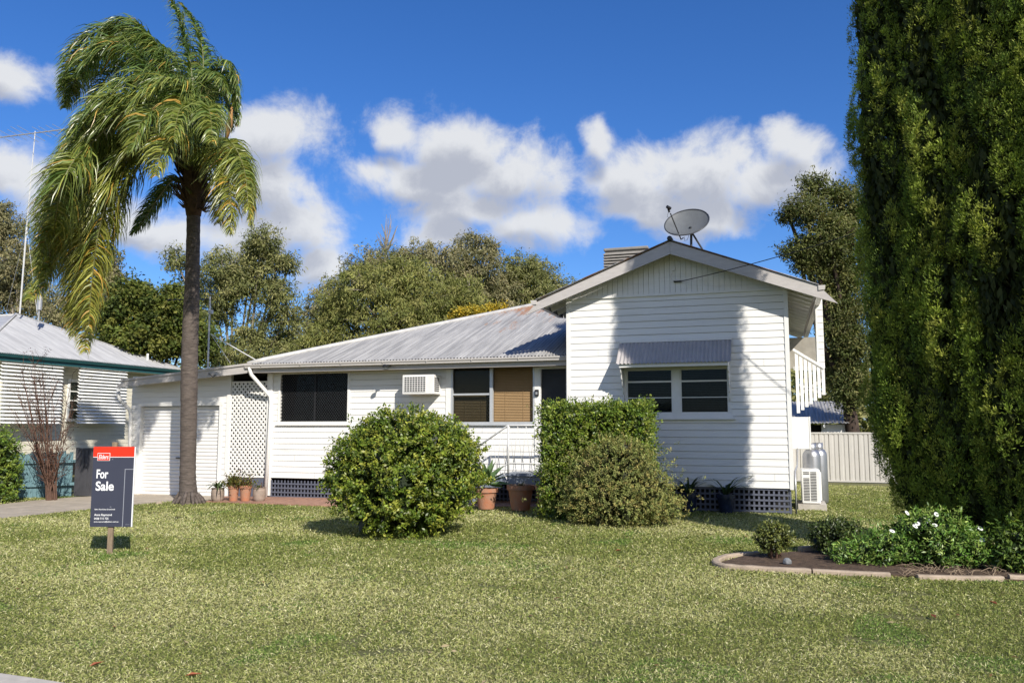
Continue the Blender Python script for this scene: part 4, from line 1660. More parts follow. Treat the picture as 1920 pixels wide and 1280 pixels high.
# ------------------------------------------------------------------ sale sign
def sale_sign():
    b = G(205, 1040)
    D = float((b - CE) @ F_)
    t = thing('sale_sign', 'navy For Sale board with a red band on a timber stake in the lawn', 'sign', tuple(b), rz=TH)
    m = D / FPX                                     # metres per photo pixel here
    E = lambda px, py: ((px - 205) * m, (K(px, py, D)[2] - b[2]))
    x0, x1 = E(166.5, 900)[0], E(244, 900)[0]
    z0, z1 = E(205, 987.5)[1], E(205, 837.5)[1]
    mb = MB()
    mb.box(-.035, .03, .0, .028, -.25, E(205, 829)[1])
    mb.build('stake', M['timber'], t)
    zr_ = E(205, 856.5)[1]
    bd = MB().box(x0, x1, -.016, -.002, z0, z1).build('board', M['navy'], t)
    MB().box(x0, x1 + .001, -.0185, -.0165, zr_, z1).build('red_band', M['red'], bd)
    mb = MB()
    mb.box(x1, x1 + .012, -.017, .0, z0, z1)
    mb.box(x0, x1, -.0182, -.0165, zr_ - .008, zr_ - .001)
    mb.build('edge_strip', M['signwhite'], bd)
    lx, lz = E(228, 880)[0], E(205, 880)[1]
    mb = MB()
    mb.box(lx - .004, lx + .004, -.0182, -.0165, z0, lz)
    mb.box(lx - .004, x1, -.0184, -.0165, lz - .004, lz + .004)
    mb.build('outline', M['signgrey'], bd)
    gx0, gx1, gz0, gz1 = E(174.5, 0)[0], E(198.5, 0)[0], E(0, 864)[1], E(0, 849.5)[1]
    MB().box(gx0, gx1, -.0215, -.019, gz0, gz1).build('logo_border', M['signwhite'], bd, bevel=.004)
    MB().box(gx0 + .005, gx1 - .005, -.0235, -.0217, gz0 + .005, gz1 - .005).build('logo_panel', M['red'], bd, bevel=.003)

    def text(body, px, py, hpx, mname, wpx=None, shear=0.0, bold=0.0, y=-.0172):
        cu = bpy.data.curves.new('lettering', 'FONT')
        cu.body = body
        cu.size = 1.0
        cu.shear = shear
        cu.offset = bold
        cu.extrude = .0
        tmp = bpy.data.objects.new('lettering', cu)
        COL.objects.link(tmp)
        bpy.context.view_layer.update()
        me = bpy.data.meshes.new_from_object(tmp.evaluated_get(bpy.context.evaluated_depsgraph_get()))
        bpy.data.objects.remove(tmp)
        me.materials.clear()
        me.materials.append(M[mname])
        o = bpy.data.objects.new('lettering', me)
        link(o, bd)
        w0 = max(v.co.x for v in me.vertices)
        s = hpx * m / .7
        sx = s if wpx is None else wpx * m / max(w0, 1e-3)
        o.scale = (sx, s, 1)
        o.rotation_euler = (math.pi / 2, 0, 0)
        o.location = (E(px, 0)[0], y, E(0, py)[1])
        return o
    text('For', 173.5, 896.5, 16, 'signwhite', 23, bold=.022)
    text('Sale', 173.5, 919.5, 16.5, 'signwhite', 34.5, bold=.022)
    text('Elders', 176.5, 860.5, 8.0, 'signwhite', 19.5, shear=.3, bold=.012, y=-.0245)
    text('Elders Real Estate Goondiwindi', 174, 956, 2.2, 'signwhite', 38.5, bold=.012)
    text('Anne Raymond', 174, 967, 4.0, 'signwhite', 33, bold=.012)
    text('0428 715 725', 174, 973.8, 3.6, 'signwhite', 27, bold=.012)
    text('anne.raymond@elders.com.au', 174, 979, 2.4, 'signwhite', 46, bold=.01)
    mb = MB()
    ex, ez = E(203, 861.5)
    mb.add([(ex - .008, -.0186, ez - .005), (ex + .009, -.0186, ez), (ex + .007, -.0186, ez + .006), (ex - .003, -.0186, ez + .003)], [(0, 1, 2, 3)])
    ex, ez = E(204, 951)
    for k in range(5):
        th = math.pi * k / 4
        mb.add([(ex, -.0186, ez - .006), (ex + .014 * math.cos(th) - .003, -.0186, ez - .004 + .014 * math.sin(th)), (ex + .014 * math.cos(th) + .003, -.0186, ez - .004 + .014 * math.sin(th))], [(0, 1, 2)])
    mb.box(E(233, 0)[0], E(241, 0)[0], -.0184, -.0165, E(0, 983.5)[1], E(0, 983)[1])
    mb.build('small_mark', M['signgrey'], bd)


sale_sign()


# ------------------------------------------------------------------ palm
def palm():
    base = G(354, 944)
    D = float((base - CE) @ F_)
    t = thing('palm_tree', 'tall feathery palm blown to the left in front of the garage', 'palm', tuple(base))
    prof = [(354, 946, 24), (353, 936, 21), (353, 920, 18.5), (352, 895, 17), (353, 840, 16.5), (354, 780, 17), (355, 700, 17.5), (357, 620, 17), (360, 540, 15.5), (362, 460, 14.5), (363, 400, 14)]
    n = 90
    cs = catmull([(*K(px, py, D), r * D / FPX) for px, py, r in prof], n)
    pts, rad = [], []
    for i, q in enumerate(cs):
        pts.append(q[:3])
        rad.append(q[3] * .86 * (1 + (.022 if i % 3 == 0 else 0.0)) + random.uniform(-.004, .004))
    MB().tube(pts, rad, 20).build('trunk', M['palmtrunk'], t, smooth=True)
    mb = MB()                                       # root mat at the foot
    for k in range(26):
        th = random.uniform(0, 2 * math.pi)
        r0, r1 = .2, random.uniform(.28, .40)
        p = base + np.array((math.cos(th) * r0, math.sin(th) * r0, random.uniform(.1, .3)))
        q = base + np.array((math.cos(th) * r1, math.sin(th) * r1, -.02))
        mb.tube([p, (p + q) / 2 + np.array((0, 0, .02)), q], [.035, .04, .03], 6)
    mb.build('root_mat', M['palmtrunk'], t, smooth=True)
    mb = MB()                                       # old leaf bases and fibre below the crown
    mb.tube([K(363, 405, D), K(363, 385, D), K(365, 350, D), K(367, 310, D), K(368, 270, D)], [.155, .19, .27, .24, .08], 14)
    for k in range(190):
        a = random.uniform(0, 2 * math.pi)
        h = random.uniform(270, 395)
        c = K(365, h, D)
        o = R_ * math.cos(a) + HD * math.sin(a)
        p = c + o * .16
        q = c + o * random.uniform(.26, .55) + np.array((0, 0, random.uniform(.0, .6)))
        rr = random.uniform(.25, 1.0)
        mb.tube([p, (p + q) / 2 + np.array((0, 0, -.05)), q], [.045 * rr, .035 * rr, .008], 5)
    mb.build('leaf_bases', M['fibre'], t, smooth=True)
    for tri, rr in ((((424, 262), (430, 235), (435, 200)), .07), (((372, 265), (374, 240), (371, 215)), .09), (((322, 262), (320, 240), (314, 222)), .06)):
        MB().tube([K(*q, D - .4) for q in tri], [.03, rr, .02], 6).build('dry_spathe', M['spathe'], t, smooth=True)
    fr = [
        ([(366, 290, 0), (364, 200, 0), (355, 110, .2), (334, 30, .3), (308, -25, .4)], .70, .15),
        ([(368, 290, .3), (378, 190, .5), (380, 100, .8), (362, 40, 1.0), (338, 5, 1.2)], .65, .1),
        ([(362, 290, .5), (335, 170, .7), (270, 75, .8), (200, 55, .9), (140, 95, 1), (112, 170, 1)], .80, .12),
        ([(360, 290, 1), (305, 150, 1.3), (235, 95, 1.5), (165, 130, 1.6), (120, 195, 1.6)], .8, .1),
        ([(362, 290, .2), (320, 140, .3), (260, 50, .4), (215, 45, .5), (175, 85, .5)], .75, .12),
        ([(362, 290, -.3), (330, 190, -.6), (270, 150, -.9), (200, 180, -1), (150, 250, -1.1), (115, 330, -1.1)], .8, .3),
        ([(362, 295, -.5), (320, 215, -1), (250, 190, -1.3), (180, 240, -1.5), (125, 330, -1.5), (88, 440, -1.5), (70, 500, -1.5)], .85, .4),
        ([(360, 300, -.4), (300, 230, -.8), (220, 240, -1), (155, 330, -1.1), (108, 430, -1), (82, 540, -.9)], .85, .4),
        ([(358, 305, 0), (290, 250, -.3), (205, 300, -.4), (155, 410, -.4), (140, 520, -.4), (136, 632, -.4)], .85, .75),
        ([(358, 310, -.6), (290, 265, -1), (225, 310, -1.1), (188, 420, -1.2), (172, 530, -1.2), (166, 618, -1.2)], .85, .7),
        ([(355, 315, .4), (280, 255, .8), (195, 285, 1), (130, 390, 1), (88, 490, 1), (68, 545, 1)], .85, .4),
        ([(356, 320, -.2), (300, 285, -.5), (245, 330, -.6), (210, 420, -.6), (190, 520, -.5)], .8, .45),
        ([(357, 300, .2), (280, 215, .3), (190, 215, .3), (130, 300, .3), (95, 400, .3)], .85, .25),
        ([(360, 300, -1), (300, 200, -1.6), (235, 180, -1.9), (170, 215, -2.1), (130, 290, -2.1)], .85, .3),
        ([(372, 290, -.2), (395, 190, -.4), (425, 130, -.5), (440, 155, -.5), (444, 205, -.5)], .55, .12),
        ([(372, 290, -.5), (390, 175, -.8), (412, 118, -1), (432, 125, -1.1), (444, 170, -1.1)], .55, .15),
        ([(370, 290, -.6), (375, 190, -1.1), (390, 140, -1.4), (415, 150, -1.6), (430, 190, -1.6)], .55, .2),
        ([(375, 330, -.3), (402, 274, -1.0), (434, 270, -1.7), (458, 320, -2.3), (466, 395, -2.6)], .74, .45),
        ([(375, 335, 0), (410, 286, -.4), (444, 300, -.8), (464, 355, -1.1), (470, 420, -1.2)], .75, .55),
        ([(374, 340, -.5), (394, 286, -1.2), (418, 290, -1.9), (432, 370, -2.4), (432, 440, -2.5)], .7, .6),
        ([(373, 338, -.2), (388, 296, -.3), (405, 300, -.4), (412, 360, -.4), (410, 420, -.4)], .65, .8),
        ([(358, 370, .3), (322, 350, .5), (285, 385, .6), (252, 435, .7)], .5, .0),
        ([(358, 362, -.3), (330, 335, .0), (300, 365, .2), (268, 415, .3), (246, 440, .3)], .5, .0),
        ([(366, 295, -.5), (350, 200, -1.2), (320, 155, -1.8), (280, 165, -2.2), (240, 215, -2.5)], .75, .3),
        ([(366, 295, .8), (350, 200, 1.5), (330, 115, 2), (290, 85, 2.3), (240, 110, 2.5)], .75, .1),
        ([(366, 295, -.8), (372, 220, -1.6), (350, 165, -2.2), (310, 150, -2.6), (270, 190, -2.8)], .7, .3),
        ([(366, 290, -.3), (362, 222, -1.2), (350, 192, -2.2), (335, 212, -3.0), (325, 262, -3.4)], .8, .3),
        ([(368, 290, -.4), (380, 226, -1.2), (388, 200, -2.1), (395, 222, -2.9), (398, 268, -3.2)], .8, .3),
        ([(364, 292, -.4), (338, 232, -1.3), (302, 206, -2.3), (268, 226, -3.0), (246, 286, -3.3)], .8, .3),
        ([(366, 300, -.5), (352, 262, -1.4), (330, 250, -2.4), (306, 275, -3.1), (292, 330, -3.4)], .8, .45),
        ([(361, 290, .6), (315, 185, .9), (262, 125, 1.1), (205, 140, 1.2), (165, 205, 1.2)], .85, .15),
        ([(361, 290, -.4), (300, 170, -.6), (245, 100, -.8), (190, 95, -.9), (150, 145, -.9)], .85, .15),
        ([(371, 290, .4), (392, 200, .7), (420, 150, .9), (440, 180, 1.0), (446, 235, 1.0)], .6, .15),
        ([(370, 290, .1), (385, 215, .1), (408, 175, .1), (428, 195, .1), (436, 245, .1)], .6, .25),
        ([(369, 290, -1.0), (366, 210, -1.8), (345, 180, -2.3), (330, 200, -2.6), (318, 250, -2.7)], .6, .25),
        ([(357, 308, -.2), (285, 255, -.5), (212, 280, -.7), (168, 380, -.8), (146, 490, -.8), (142, 590, -.8)], .85, .65),
    ]
    g = np.array([0, 0, -1.0])
    wind = -R_
    dark = np.array((.095, .165, .042))
    yel = np.array((.38, .36, .07))
    dry = np.array((.50, .30, .06))
    extra = []
    for ctrl, ll, yy_ in fr[2:15:2]:                  # more fronds of the same sweep, each bent its own way
        j = random.uniform(-1, 1)
        extra.append(([(px + (0 if i == 0 else random.uniform(-14, 14) + j * 9 * i / 2), py + (0 if i == 0 else random.uniform(-8, 14) + 5 * i), dd + random.uniform(-.3, .3) * i) for i, (px, py, dd) in enumerate(ctrl)], ll, min(1, yy_ + random.uniform(-.1, .2))))
    for ctrl, ll, yy_ in fr + extra:
        path = catmull([K(px, py, D + dd) for px, py, dd in ctrl], 90)
        seg = np.linalg.norm(np.diff(path, axis=0), axis=1)
        s = np.concatenate([[0], np.cumsum(seg)])
        tot = s[-1]
        nl = int(tot / .017)
        a = np.linspace(.13 * tot, tot * .995, nl)
        pos = np.stack([np.interp(a, s, path[:, k]) for k in range(3)], 1)
        tan = nrm(np.stack([np.interp(a + .03, s, path[:, k]) - np.interp(a - .03, s, path[:, k]) for k in range(3)], 1))
        sd = nrm(np.cross(tan, np.array([0, 0, 1.0])) + 1e-6)
        upv = np.cross(sd, tan)
        Vs, Qs, Cs = [], [], []
        for sgn in (-1, 1):
            q = a / tot
            ln_ = ll * (np.sin(np.pi * np.clip(q * .82 + .16, 0, 1)) ** .7) * (1 + .12 * rng.normal(size=nl))
            fan = rng.uniform(-.25, .6, nl)[:, None]
            d0 = nrm(sd * sgn * .85 + tan * .55 + upv * fan + .12 * rng.normal(size=(nl, 3)))
            w = .0125 * (1 + .2 * rng.normal(size=nl))
            cur = pos.copy()
            dcur = d0
            hw = nrm(np.cross(d0, tan * .5 + .9 * rng.normal(size=(nl, 3))))
            rows = []
            for j in range(5):
                k = (1.0, 1.0, .8, .5, .05)[j]
                rows.append((cur - hw * (w * k)[:, None], cur + hw * (w * k)[:, None]))
                cur = cur + dcur * (ln_ / 4)[:, None]
                dcur = nrm(dcur + g * (.42 + .45 * rng.random((nl, 1))) + wind * (.10 + .2 * rng.random((nl, 1))) + .10 * rng.normal(size=(nl, 3)))
            vv = np.stack([x for r in rows for x in r], 1)        # nl,10,3
            b0_ = len(Vs) and sum(len(x) for x in Vs)
            idx = np.arange(nl)[:, None] * 10 + b0_
            for j in range(4):
                Qs.append(np.concatenate([idx + 2 * j, idx + 2 * j + 1, idx + 2 * j + 3, idx + 2 * j + 2], 1))
            Vs.append(vv.reshape(-1, 3))
            mixv = np.clip(yy_ * (.45 + .75 * q)[:, None] + .18 * rng.normal(size=(nl, 1)), 0, 1)
            c = dark * (1 - mixv) + yel * mixv
            dr_ = (rng.random(nl) < .16 * yy_ * q)[:, None]
            c = np.where(dr_, dry, c) * (1 + .18 * rng.normal(size=(nl, 1)))
            Cs.append(np.repeat(c, 10, 0))
        # rachis as a thin strip of quads in the same mesh
        wv = np.interp(s, [0, tot], [.035, .005])[:, None]
        sp = nrm(np.cross(np.gradient(path, axis=0), F_))
        b0_ = sum(len(x) for x in Vs)
        ring = np.stack([path - sp * wv, path - np.cross(sp, nrm(np.gradient(path, axis=0))) * wv, path + sp * wv, path + np.cross(sp, nrm(np.gradient(path, axis=0))) * wv], 1)
        Vs.append(ring.reshape(-1, 3))
        i0 = np.arange(len(path) - 1)[:, None] * 4 + b0_
        for j in range(4):
            j2 = (j + 1) % 4
            Qs.append(np.concatenate([i0 + j, i0 + j2, i0 + 4 + j2, i0 + 4 + j], 1))
        Cs.append(np.repeat(np.tile(np.array([[.20, .20, .08]]), (len(path), 1)), 4, 0))
        np_mesh('frond', np.concatenate(Vs), np.concatenate(Qs), M['frond'], t, np.clip(np.concatenate(Cs), .004, 1))


palm()


# ------------------------------------------------------------------ cypress
def tree_root(name, label, cat, base, group=None):
    return thing(name, label, cat, tuple(float(q) for q in base), group)


def cypress():
    base = np.array([1.99, 11.90, 0.0])
    t = tree_root('cypress_tree', 'tall dense dark green column cypress filling the right edge', 'tree', base)
    mb = MB()
    mb.tube([base + np.array((0, 0, -.1)), base + np.array((0, 0, 1)), base + np.array((.1, 0, 8))], [.22, .18, .05], 10)
    mb.build('trunk', M['bark_dark'], t, smooth=True)
    # columns: centre offset along the sun's line, radius, bottom, top
    cols = [((.06, -.02), .80, .1, 11.0), ((.40, -.40), .80, .3, 10.4), ((.93, -.97), .75, .5, 9.6), ((1.48, -1.52), .70, .6, 9.0)]
    parts = []
    for (ox, oy), R0, zb_, zt_c in cols:
        c0 = base + np.array((ox, oy, 0))
        npl = int(66 * R0 * (zt_c - zb_))                 # upright plumes packed over the column
        z = zb_ + (zt_c - zb_) * rng.random(npl) ** .97
        th = rng.uniform(0, 2 * np.pi, npl)
        q = (z - zb_) / (zt_c - zb_)
        prof = np.minimum(.3 + .7 * (z / 1.6) ** .8, 1.0) * np.where(q > .7, 1 - ((q - .7) / .3) ** 2 * .85, 1.0)
        lump = 1 + .04 * np.sin(th * 5 + z * .8 + ox * 7) + .07 * (vnoise(th * 2.2 + ox * 10, z, .8, 3) - .5) * 2
        rr = R0 * prof * lump * rng.uniform(.86, 1.0, npl)
        pc_ = c0 + np.stack([np.cos(th) * rr, np.sin(th) * rr, z], 1)
        keep = np.ones(npl, bool)
        for (ox2, oy2), R2, zb2_, zt2_ in cols:           # plumes buried in a neighbouring column are left out
            if (ox2, oy2) != (ox, oy):
                dd = np.hypot(pc_[:, 0] - base[0] - ox2, pc_[:, 1] - base[1] - oy2)
                keep &= ~((dd < R2 * .72 * np.minimum(.3 + .7 * (z / 1.6) ** .8, 1)) & (z < zt2_ - 1))
        pc_, th = pc_[keep], th[keep]
        npl = len(pc_)
        tu = 25
        oo = np.stack([np.cos(th), np.sin(th), 0 * th], 1)[:, None, :]
        e = nrm(rng.normal(size=(npl, tu, 3)) + oo * .9)
        ps = rng.uniform(.75, 1.25, (npl, 1, 1))
        tc = (pc_[:, None, :] + e * ps * np.array([.13, .13, .34])).reshape(-1, 3)
        od = (e * np.array([1, 1, .5])).reshape(-1, 3)
        nt_ = len(tc)
        n = 27
        tt = rng.random((nt_, n, 1))
        sz = (.04 + .06 * rng.random((nt_, 1, 1)) ** 1.5)
        rd = nrm(rng.normal(size=(nt_, n, 3)) + od[:, None] * 1.0 + np.array([0, 0, .6]))
        pos = tc[:, None, :] + rd * sz * tt * np.array([.9, .9, 1.6])
        dr_ = nrm(rd * .9 + np.array([0, 0, .7]) + .3 * rng.normal(size=(nt_, n, 3)))
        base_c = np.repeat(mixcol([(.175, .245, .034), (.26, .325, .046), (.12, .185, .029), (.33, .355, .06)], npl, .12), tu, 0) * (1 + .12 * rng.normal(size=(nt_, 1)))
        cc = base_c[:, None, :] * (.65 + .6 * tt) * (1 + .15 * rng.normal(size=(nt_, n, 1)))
        L_ = rng.uniform(.022, .050, nt_ * n)
        hint = np.repeat(od + np.array([.2, -.2, .35]), n, 0)
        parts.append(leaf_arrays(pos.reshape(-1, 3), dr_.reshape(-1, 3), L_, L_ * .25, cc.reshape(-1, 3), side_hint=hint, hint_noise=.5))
        # inner foliage cards coloured dark to paint the shade between plumes
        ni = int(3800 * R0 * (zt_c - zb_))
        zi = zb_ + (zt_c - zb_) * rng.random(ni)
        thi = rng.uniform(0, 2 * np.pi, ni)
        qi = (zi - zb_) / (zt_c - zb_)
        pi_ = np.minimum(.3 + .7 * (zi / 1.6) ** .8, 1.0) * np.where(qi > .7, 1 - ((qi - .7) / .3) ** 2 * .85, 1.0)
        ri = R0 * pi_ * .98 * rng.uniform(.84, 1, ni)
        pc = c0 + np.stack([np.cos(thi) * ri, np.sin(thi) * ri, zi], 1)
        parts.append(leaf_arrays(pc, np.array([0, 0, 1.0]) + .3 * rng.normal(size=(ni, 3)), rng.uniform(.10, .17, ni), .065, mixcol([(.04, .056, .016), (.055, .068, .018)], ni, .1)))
        nj = int(230 * R0 * (zt_c - zb_))                 # big dark cards added deep inside to block see-through gaps
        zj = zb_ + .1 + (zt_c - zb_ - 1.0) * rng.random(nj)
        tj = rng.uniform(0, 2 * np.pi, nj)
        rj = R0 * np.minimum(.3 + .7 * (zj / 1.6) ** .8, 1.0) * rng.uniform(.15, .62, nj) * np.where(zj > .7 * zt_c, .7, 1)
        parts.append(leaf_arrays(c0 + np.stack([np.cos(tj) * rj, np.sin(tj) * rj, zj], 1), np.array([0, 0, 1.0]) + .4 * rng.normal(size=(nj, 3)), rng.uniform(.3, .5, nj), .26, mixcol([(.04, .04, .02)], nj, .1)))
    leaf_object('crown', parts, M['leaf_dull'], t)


cypress()


# ------------------------------------------------------------------ bushes
def bush(name, label, base, lobes, leaf_n, L, cols, inner_shade_col, m='leaf', stem_n=8, group=None, cat='bush', spray=0.0, per=9, up=.5, ntwig=0, wratio=.5):
    """lobes: (centre offset, radii); leaves sit in small shoots over the lobes' surface"""
    base = np.array(base, float)
    t = tree_root(name, label, cat, base, group)
    parts = []
    vol = np.array([(r[0] * r[1] + r[1] * r[2] + r[0] * r[2]) for _, r in lobes])
    for (c, r), w in zip(lobes, vol / vol.sum()):
        n = int(leaf_n * w / per)
        d = nrm(rng.normal(size=(n, 3)))
        depth = 1 - .42 * rng.random(n) ** 1.6
        lump = 1 + .10 * np.sin(d[:, 0] * 7 + c[0] * 9) * np.sin(d[:, 1] * 6 + 1) + .09 * np.sin(d[:, 2] * 9 + d[:, 0] * 4) + spray * np.abs(rng.normal(size=n)) ** 2 * .5
        p = base + np.array(c) + d * np.array(r) * (depth * lump)[:, None]
        ok = p[:, 2] > base[2] + .01
        p, d = p[ok], d[ok]
        n = len(p)
        ax = nrm(d + np.array([0, 0, up]) + .4 * rng.normal(size=(n, 3)))
        tt = rng.random((n, per, 1))
        sl_ = L * 2.0
        pos = p[:, None, :] + ax[:, None, :] * (tt - .3) * sl_ + .25 * L * rng.normal(size=(n, per, 3))
        ld = nrm(ax[:, None, :] * .5 + rng.normal(size=(n, per, 3)))
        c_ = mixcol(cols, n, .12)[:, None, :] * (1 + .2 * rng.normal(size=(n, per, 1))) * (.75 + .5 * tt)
        ll = L * rng.uniform(.7, 1.25, n * per)
        hint = np.repeat(d * .7 + np.array([.25, -.25, .55]), per, 0)
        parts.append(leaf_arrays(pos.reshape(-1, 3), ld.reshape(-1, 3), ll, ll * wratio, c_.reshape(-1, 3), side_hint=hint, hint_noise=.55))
        ni = int(700 * w) + 60  # large inner leaves coloured dark, painting shade inside the bush
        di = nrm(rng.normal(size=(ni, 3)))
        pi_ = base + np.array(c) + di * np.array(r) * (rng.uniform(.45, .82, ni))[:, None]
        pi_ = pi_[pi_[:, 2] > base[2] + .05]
        parts.append(leaf_arrays(pi_, rng.normal(size=pi_.shape), max(r) * .28, max(r) * .2, mixcol([inner_shade_col], len(pi_), .15)))
    leaf_object('foliage', parts, M[m], t)
    mb = MB()
    for k in range(stem_n):
        c, r = lobes[k % len(lobes)]
        th = 2 * math.pi * k / stem_n
        q = base + np.array(c) + np.array((math.cos(th) * r[0], math.sin(th) * r[1], r[2] * .2)) * .6
        p = base + np.array((math.cos(th) * .05, math.sin(th) * .05, -.03))
        mb.tube([p, (p * .6 + q * .4) + np.array((0, 0, .05)), q], [.022, .016, .008], 6)
    for k in range(ntwig):
        c, r = lobes[k % len(lobes)]
        d = nrm(np.array([random.gauss(0, 1), random.gauss(0, 1), abs(random.gauss(0, 1))]))
        q = base + np.array(c) + d * np.array(r) * random.uniform(.9, 1.15)
        p = base + np.array(c) + d * np.array(r) * .3
        mb.tube([p, q], [.008, .003], 5)
    mb.build('stems', M['stem'], t, smooth=True)
    return t


bb = np.array([*G(748, 1014)[:2], 0.0]) + HD * .72
bb[2] = float(gz(bb[0], bb[1]))
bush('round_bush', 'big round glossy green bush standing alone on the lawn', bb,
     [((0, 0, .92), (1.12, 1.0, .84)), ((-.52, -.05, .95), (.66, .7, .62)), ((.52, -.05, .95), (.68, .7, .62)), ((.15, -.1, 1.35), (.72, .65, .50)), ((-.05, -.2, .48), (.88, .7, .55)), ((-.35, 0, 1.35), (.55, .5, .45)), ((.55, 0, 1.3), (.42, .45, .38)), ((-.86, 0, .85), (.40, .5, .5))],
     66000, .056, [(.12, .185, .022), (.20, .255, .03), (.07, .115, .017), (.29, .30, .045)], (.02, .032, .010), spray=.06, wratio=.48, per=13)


def hedge():
    D = 14.0
    a, b = K(1008, 975, D), K(1221, 975, D)
    c = (a + b) / 2
    base = np.array([c[0], c[1] + .3, 0.0])
    hw = float(np.linalg.norm(b - a)) / 2 * .95
    ht = float(K(1100, 762, D)[2])
    t = tree_root('clipped_hedge', 'tall hedge clipped into a square block beside the front steps', 'hedge', base)
    parts = []
    n = 4300
    # points on the faces of a rounded block
    f = rng.choice(6, n, p=(.31, .12, .14, .14, .22, .07))
    u, v = rng.uniform(-1, 1, n), rng.uniform(-1, 1, n)
    hd = .5
    P3 = np.zeros((n, 3))
    N3 = np.zeros((n, 3))
    for k, (ax, sg) in enumerate(((1, -1), (1, 1), (0, -1), (0, 1), (2, 1), (2, -1))):
        s = f == k
        P3[s, ax] = sg
        N3[s, ax] = sg
        o = [i for i in range(3) if i != ax]
        P3[s, o[0]] = u[s]
        P3[s, o[1]] = v[s]
    P3 *= (1 - .16 * rng.random((n, 1)) ** 2)
    P3 *= 1 + .03 * np.sin(P3[:, [0]] * 9) * np.sin(P3[:, [2]] * 8 + 1) + .055 * rng.normal(size=(n, 1))
    lp = P3 * np.array([hw, hd, (ht - .05) / 2])
    ca, sa = math.cos(TH * .35), math.sin(TH * .35)
    rot = np.array([[ca, -sa, 0], [sa, ca, 0], [0, 0, 1]])
    p = base + np.array([0, 0, ht / 2 + .02]) + lp @ rot.T
    N3 = N3 @ rot.T
    per, L = 9, .052
    axd = nrm(N3 + np.array([0, 0, .5]) + .45 * rng.normal(size=(n, 3)))
    tt = rng.random((n, per, 1))
    pos = p[:, None] + axd[:, None] * (tt - .3) * L * 2 + .4 * L * rng.normal(size=(n, per, 3))
    ld = nrm(axd[:, None] * .5 + rng.normal(size=(n, per, 3)))
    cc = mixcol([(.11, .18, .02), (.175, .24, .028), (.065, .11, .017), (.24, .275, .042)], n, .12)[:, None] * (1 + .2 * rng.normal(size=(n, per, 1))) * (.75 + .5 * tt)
    ll = L * rng.uniform(.7, 1.25, n * per)
    hint = np.repeat(N3 * .7 + np.array([.25, -.25, .55]), per, 0)
    parts.append(leaf_arrays(pos.reshape(-1, 3), ld.reshape(-1, 3), ll, ll * .5, cc.reshape(-1, 3), side_hint=hint, hint_noise=.55))
    ni = 900  # dark leaf cards paint the hedge's inner shade
    q = rng.uniform(-.82, .82, (ni, 3)) * np.array([hw, hd, ht / 2])
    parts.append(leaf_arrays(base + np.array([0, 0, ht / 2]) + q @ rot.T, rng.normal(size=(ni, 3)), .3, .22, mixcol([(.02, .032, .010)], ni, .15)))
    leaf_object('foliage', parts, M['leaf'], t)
    mb = MB()
    for k in range(6):
        x = base[0] - hw * .7 + k * hw * .28
        mb.tube([(x, base[1], -.03), (x + .05, base[1], .5), (x - .08, base[1], 1.1)], [.03, .02, .01], 6)
    mb.build('stems', M['stem'], t, smooth=True)


hedge()
ob = np.array([*G(1160, 990)[:2], 0.0]) + HD * .5
bush('olive_bush', 'loose airy olive green bush in front of the clipped hedge', ob,
     [((0, 0, .72), (.76, .6, .62)), ((-.45, -.05, .45), (.38, .45, .42)), ((.5, 0, .5), (.45, .5, .45)), ((.0, -.2, .35), (.75, .5, .36)), ((.1, .1, 1.0), (.5, .4, .38)), ((.75, .05, .28), (.35, .4, .2))],
     56000, .036, [(.23, .26, .075), (.32, .325, .11), (.15, .185, .055), (.32, .27, .09)], (.03, .034, .014), m='leaf_dull', spray=.30, ntwig=70, stem_n=12, wratio=.42)

# ------------------------------------------------------------------ garden bed on the right
def kerb_piece(pts, label, w=.10, h=.06):
    mb = MB()
    P2 = catmull(pts, 6 * len(pts)) if len(pts) > 3 else np.array(pts, float)
    tg = nrm(np.gradient(P2, axis=0))
    sd = np.stack([-tg[:, 1], tg[:, 0]], 1)
    vs, fs = [], []
    for p, q in zip(P2, sd):
        wob = random.uniform(-.004, .004)
        for (k, z) in ((-.5, -.03), (-.46, h * .8 + wob), (-.3, h + wob), (.3, h + wob), (.46, h * .8 + wob), (.5, -.03)):
            vs.append((p[0] + q[0] * w * k, p[1] + q[1] * w * k, z))
    for i in range(len(P2) - 1):
        for k in range(5):
            fs.append((i * 6 + k, i * 6 + k + 1, i * 6 + k + 7, i * 6 + k + 6))
    fs += [tuple(range(5, -1, -1)), tuple((len(P2) - 1) * 6 + k for k in range(6))]
    mb.add(vs, fs)
    o = mb.build('garden_edging', M['kerb'])
    tag(o, label, 'edging', 'concrete edging pieces round the garden bed')


e_ = lambda px, py: G(px, py)[:2]
kerb_piece([e_(1420, 1042), e_(1375, 1046), e_(1349, 1053), e_(1343, 1060), e_(1365, 1067), e_(1440, 1072), e_(1521, 1076)], 'curved concrete edging round the pointed left end of the garden bed')
kerb_piece([e_(1524, 1076.5), e_(1600, 1080), e_(1669, 1083)], 'straight concrete edging in front of the low daisy leaves')
kerb_piece([e_(1720, 1086), e_(1800, 1088), e_(1880, 1089)], 'half buried concrete edging below the flowering daisy bush', h=.05)
kerb_piece([e_(1892, 1089), e_(1925, 1090.5), e_(1990, 1093)], 'concrete edging at the right border under the leafy plant', h=.07)
kerb_piece([e_(1500, 1036), e_(1545, 1034)], 'short piece of edging at the back of the bed between two shrubs', h=.08)


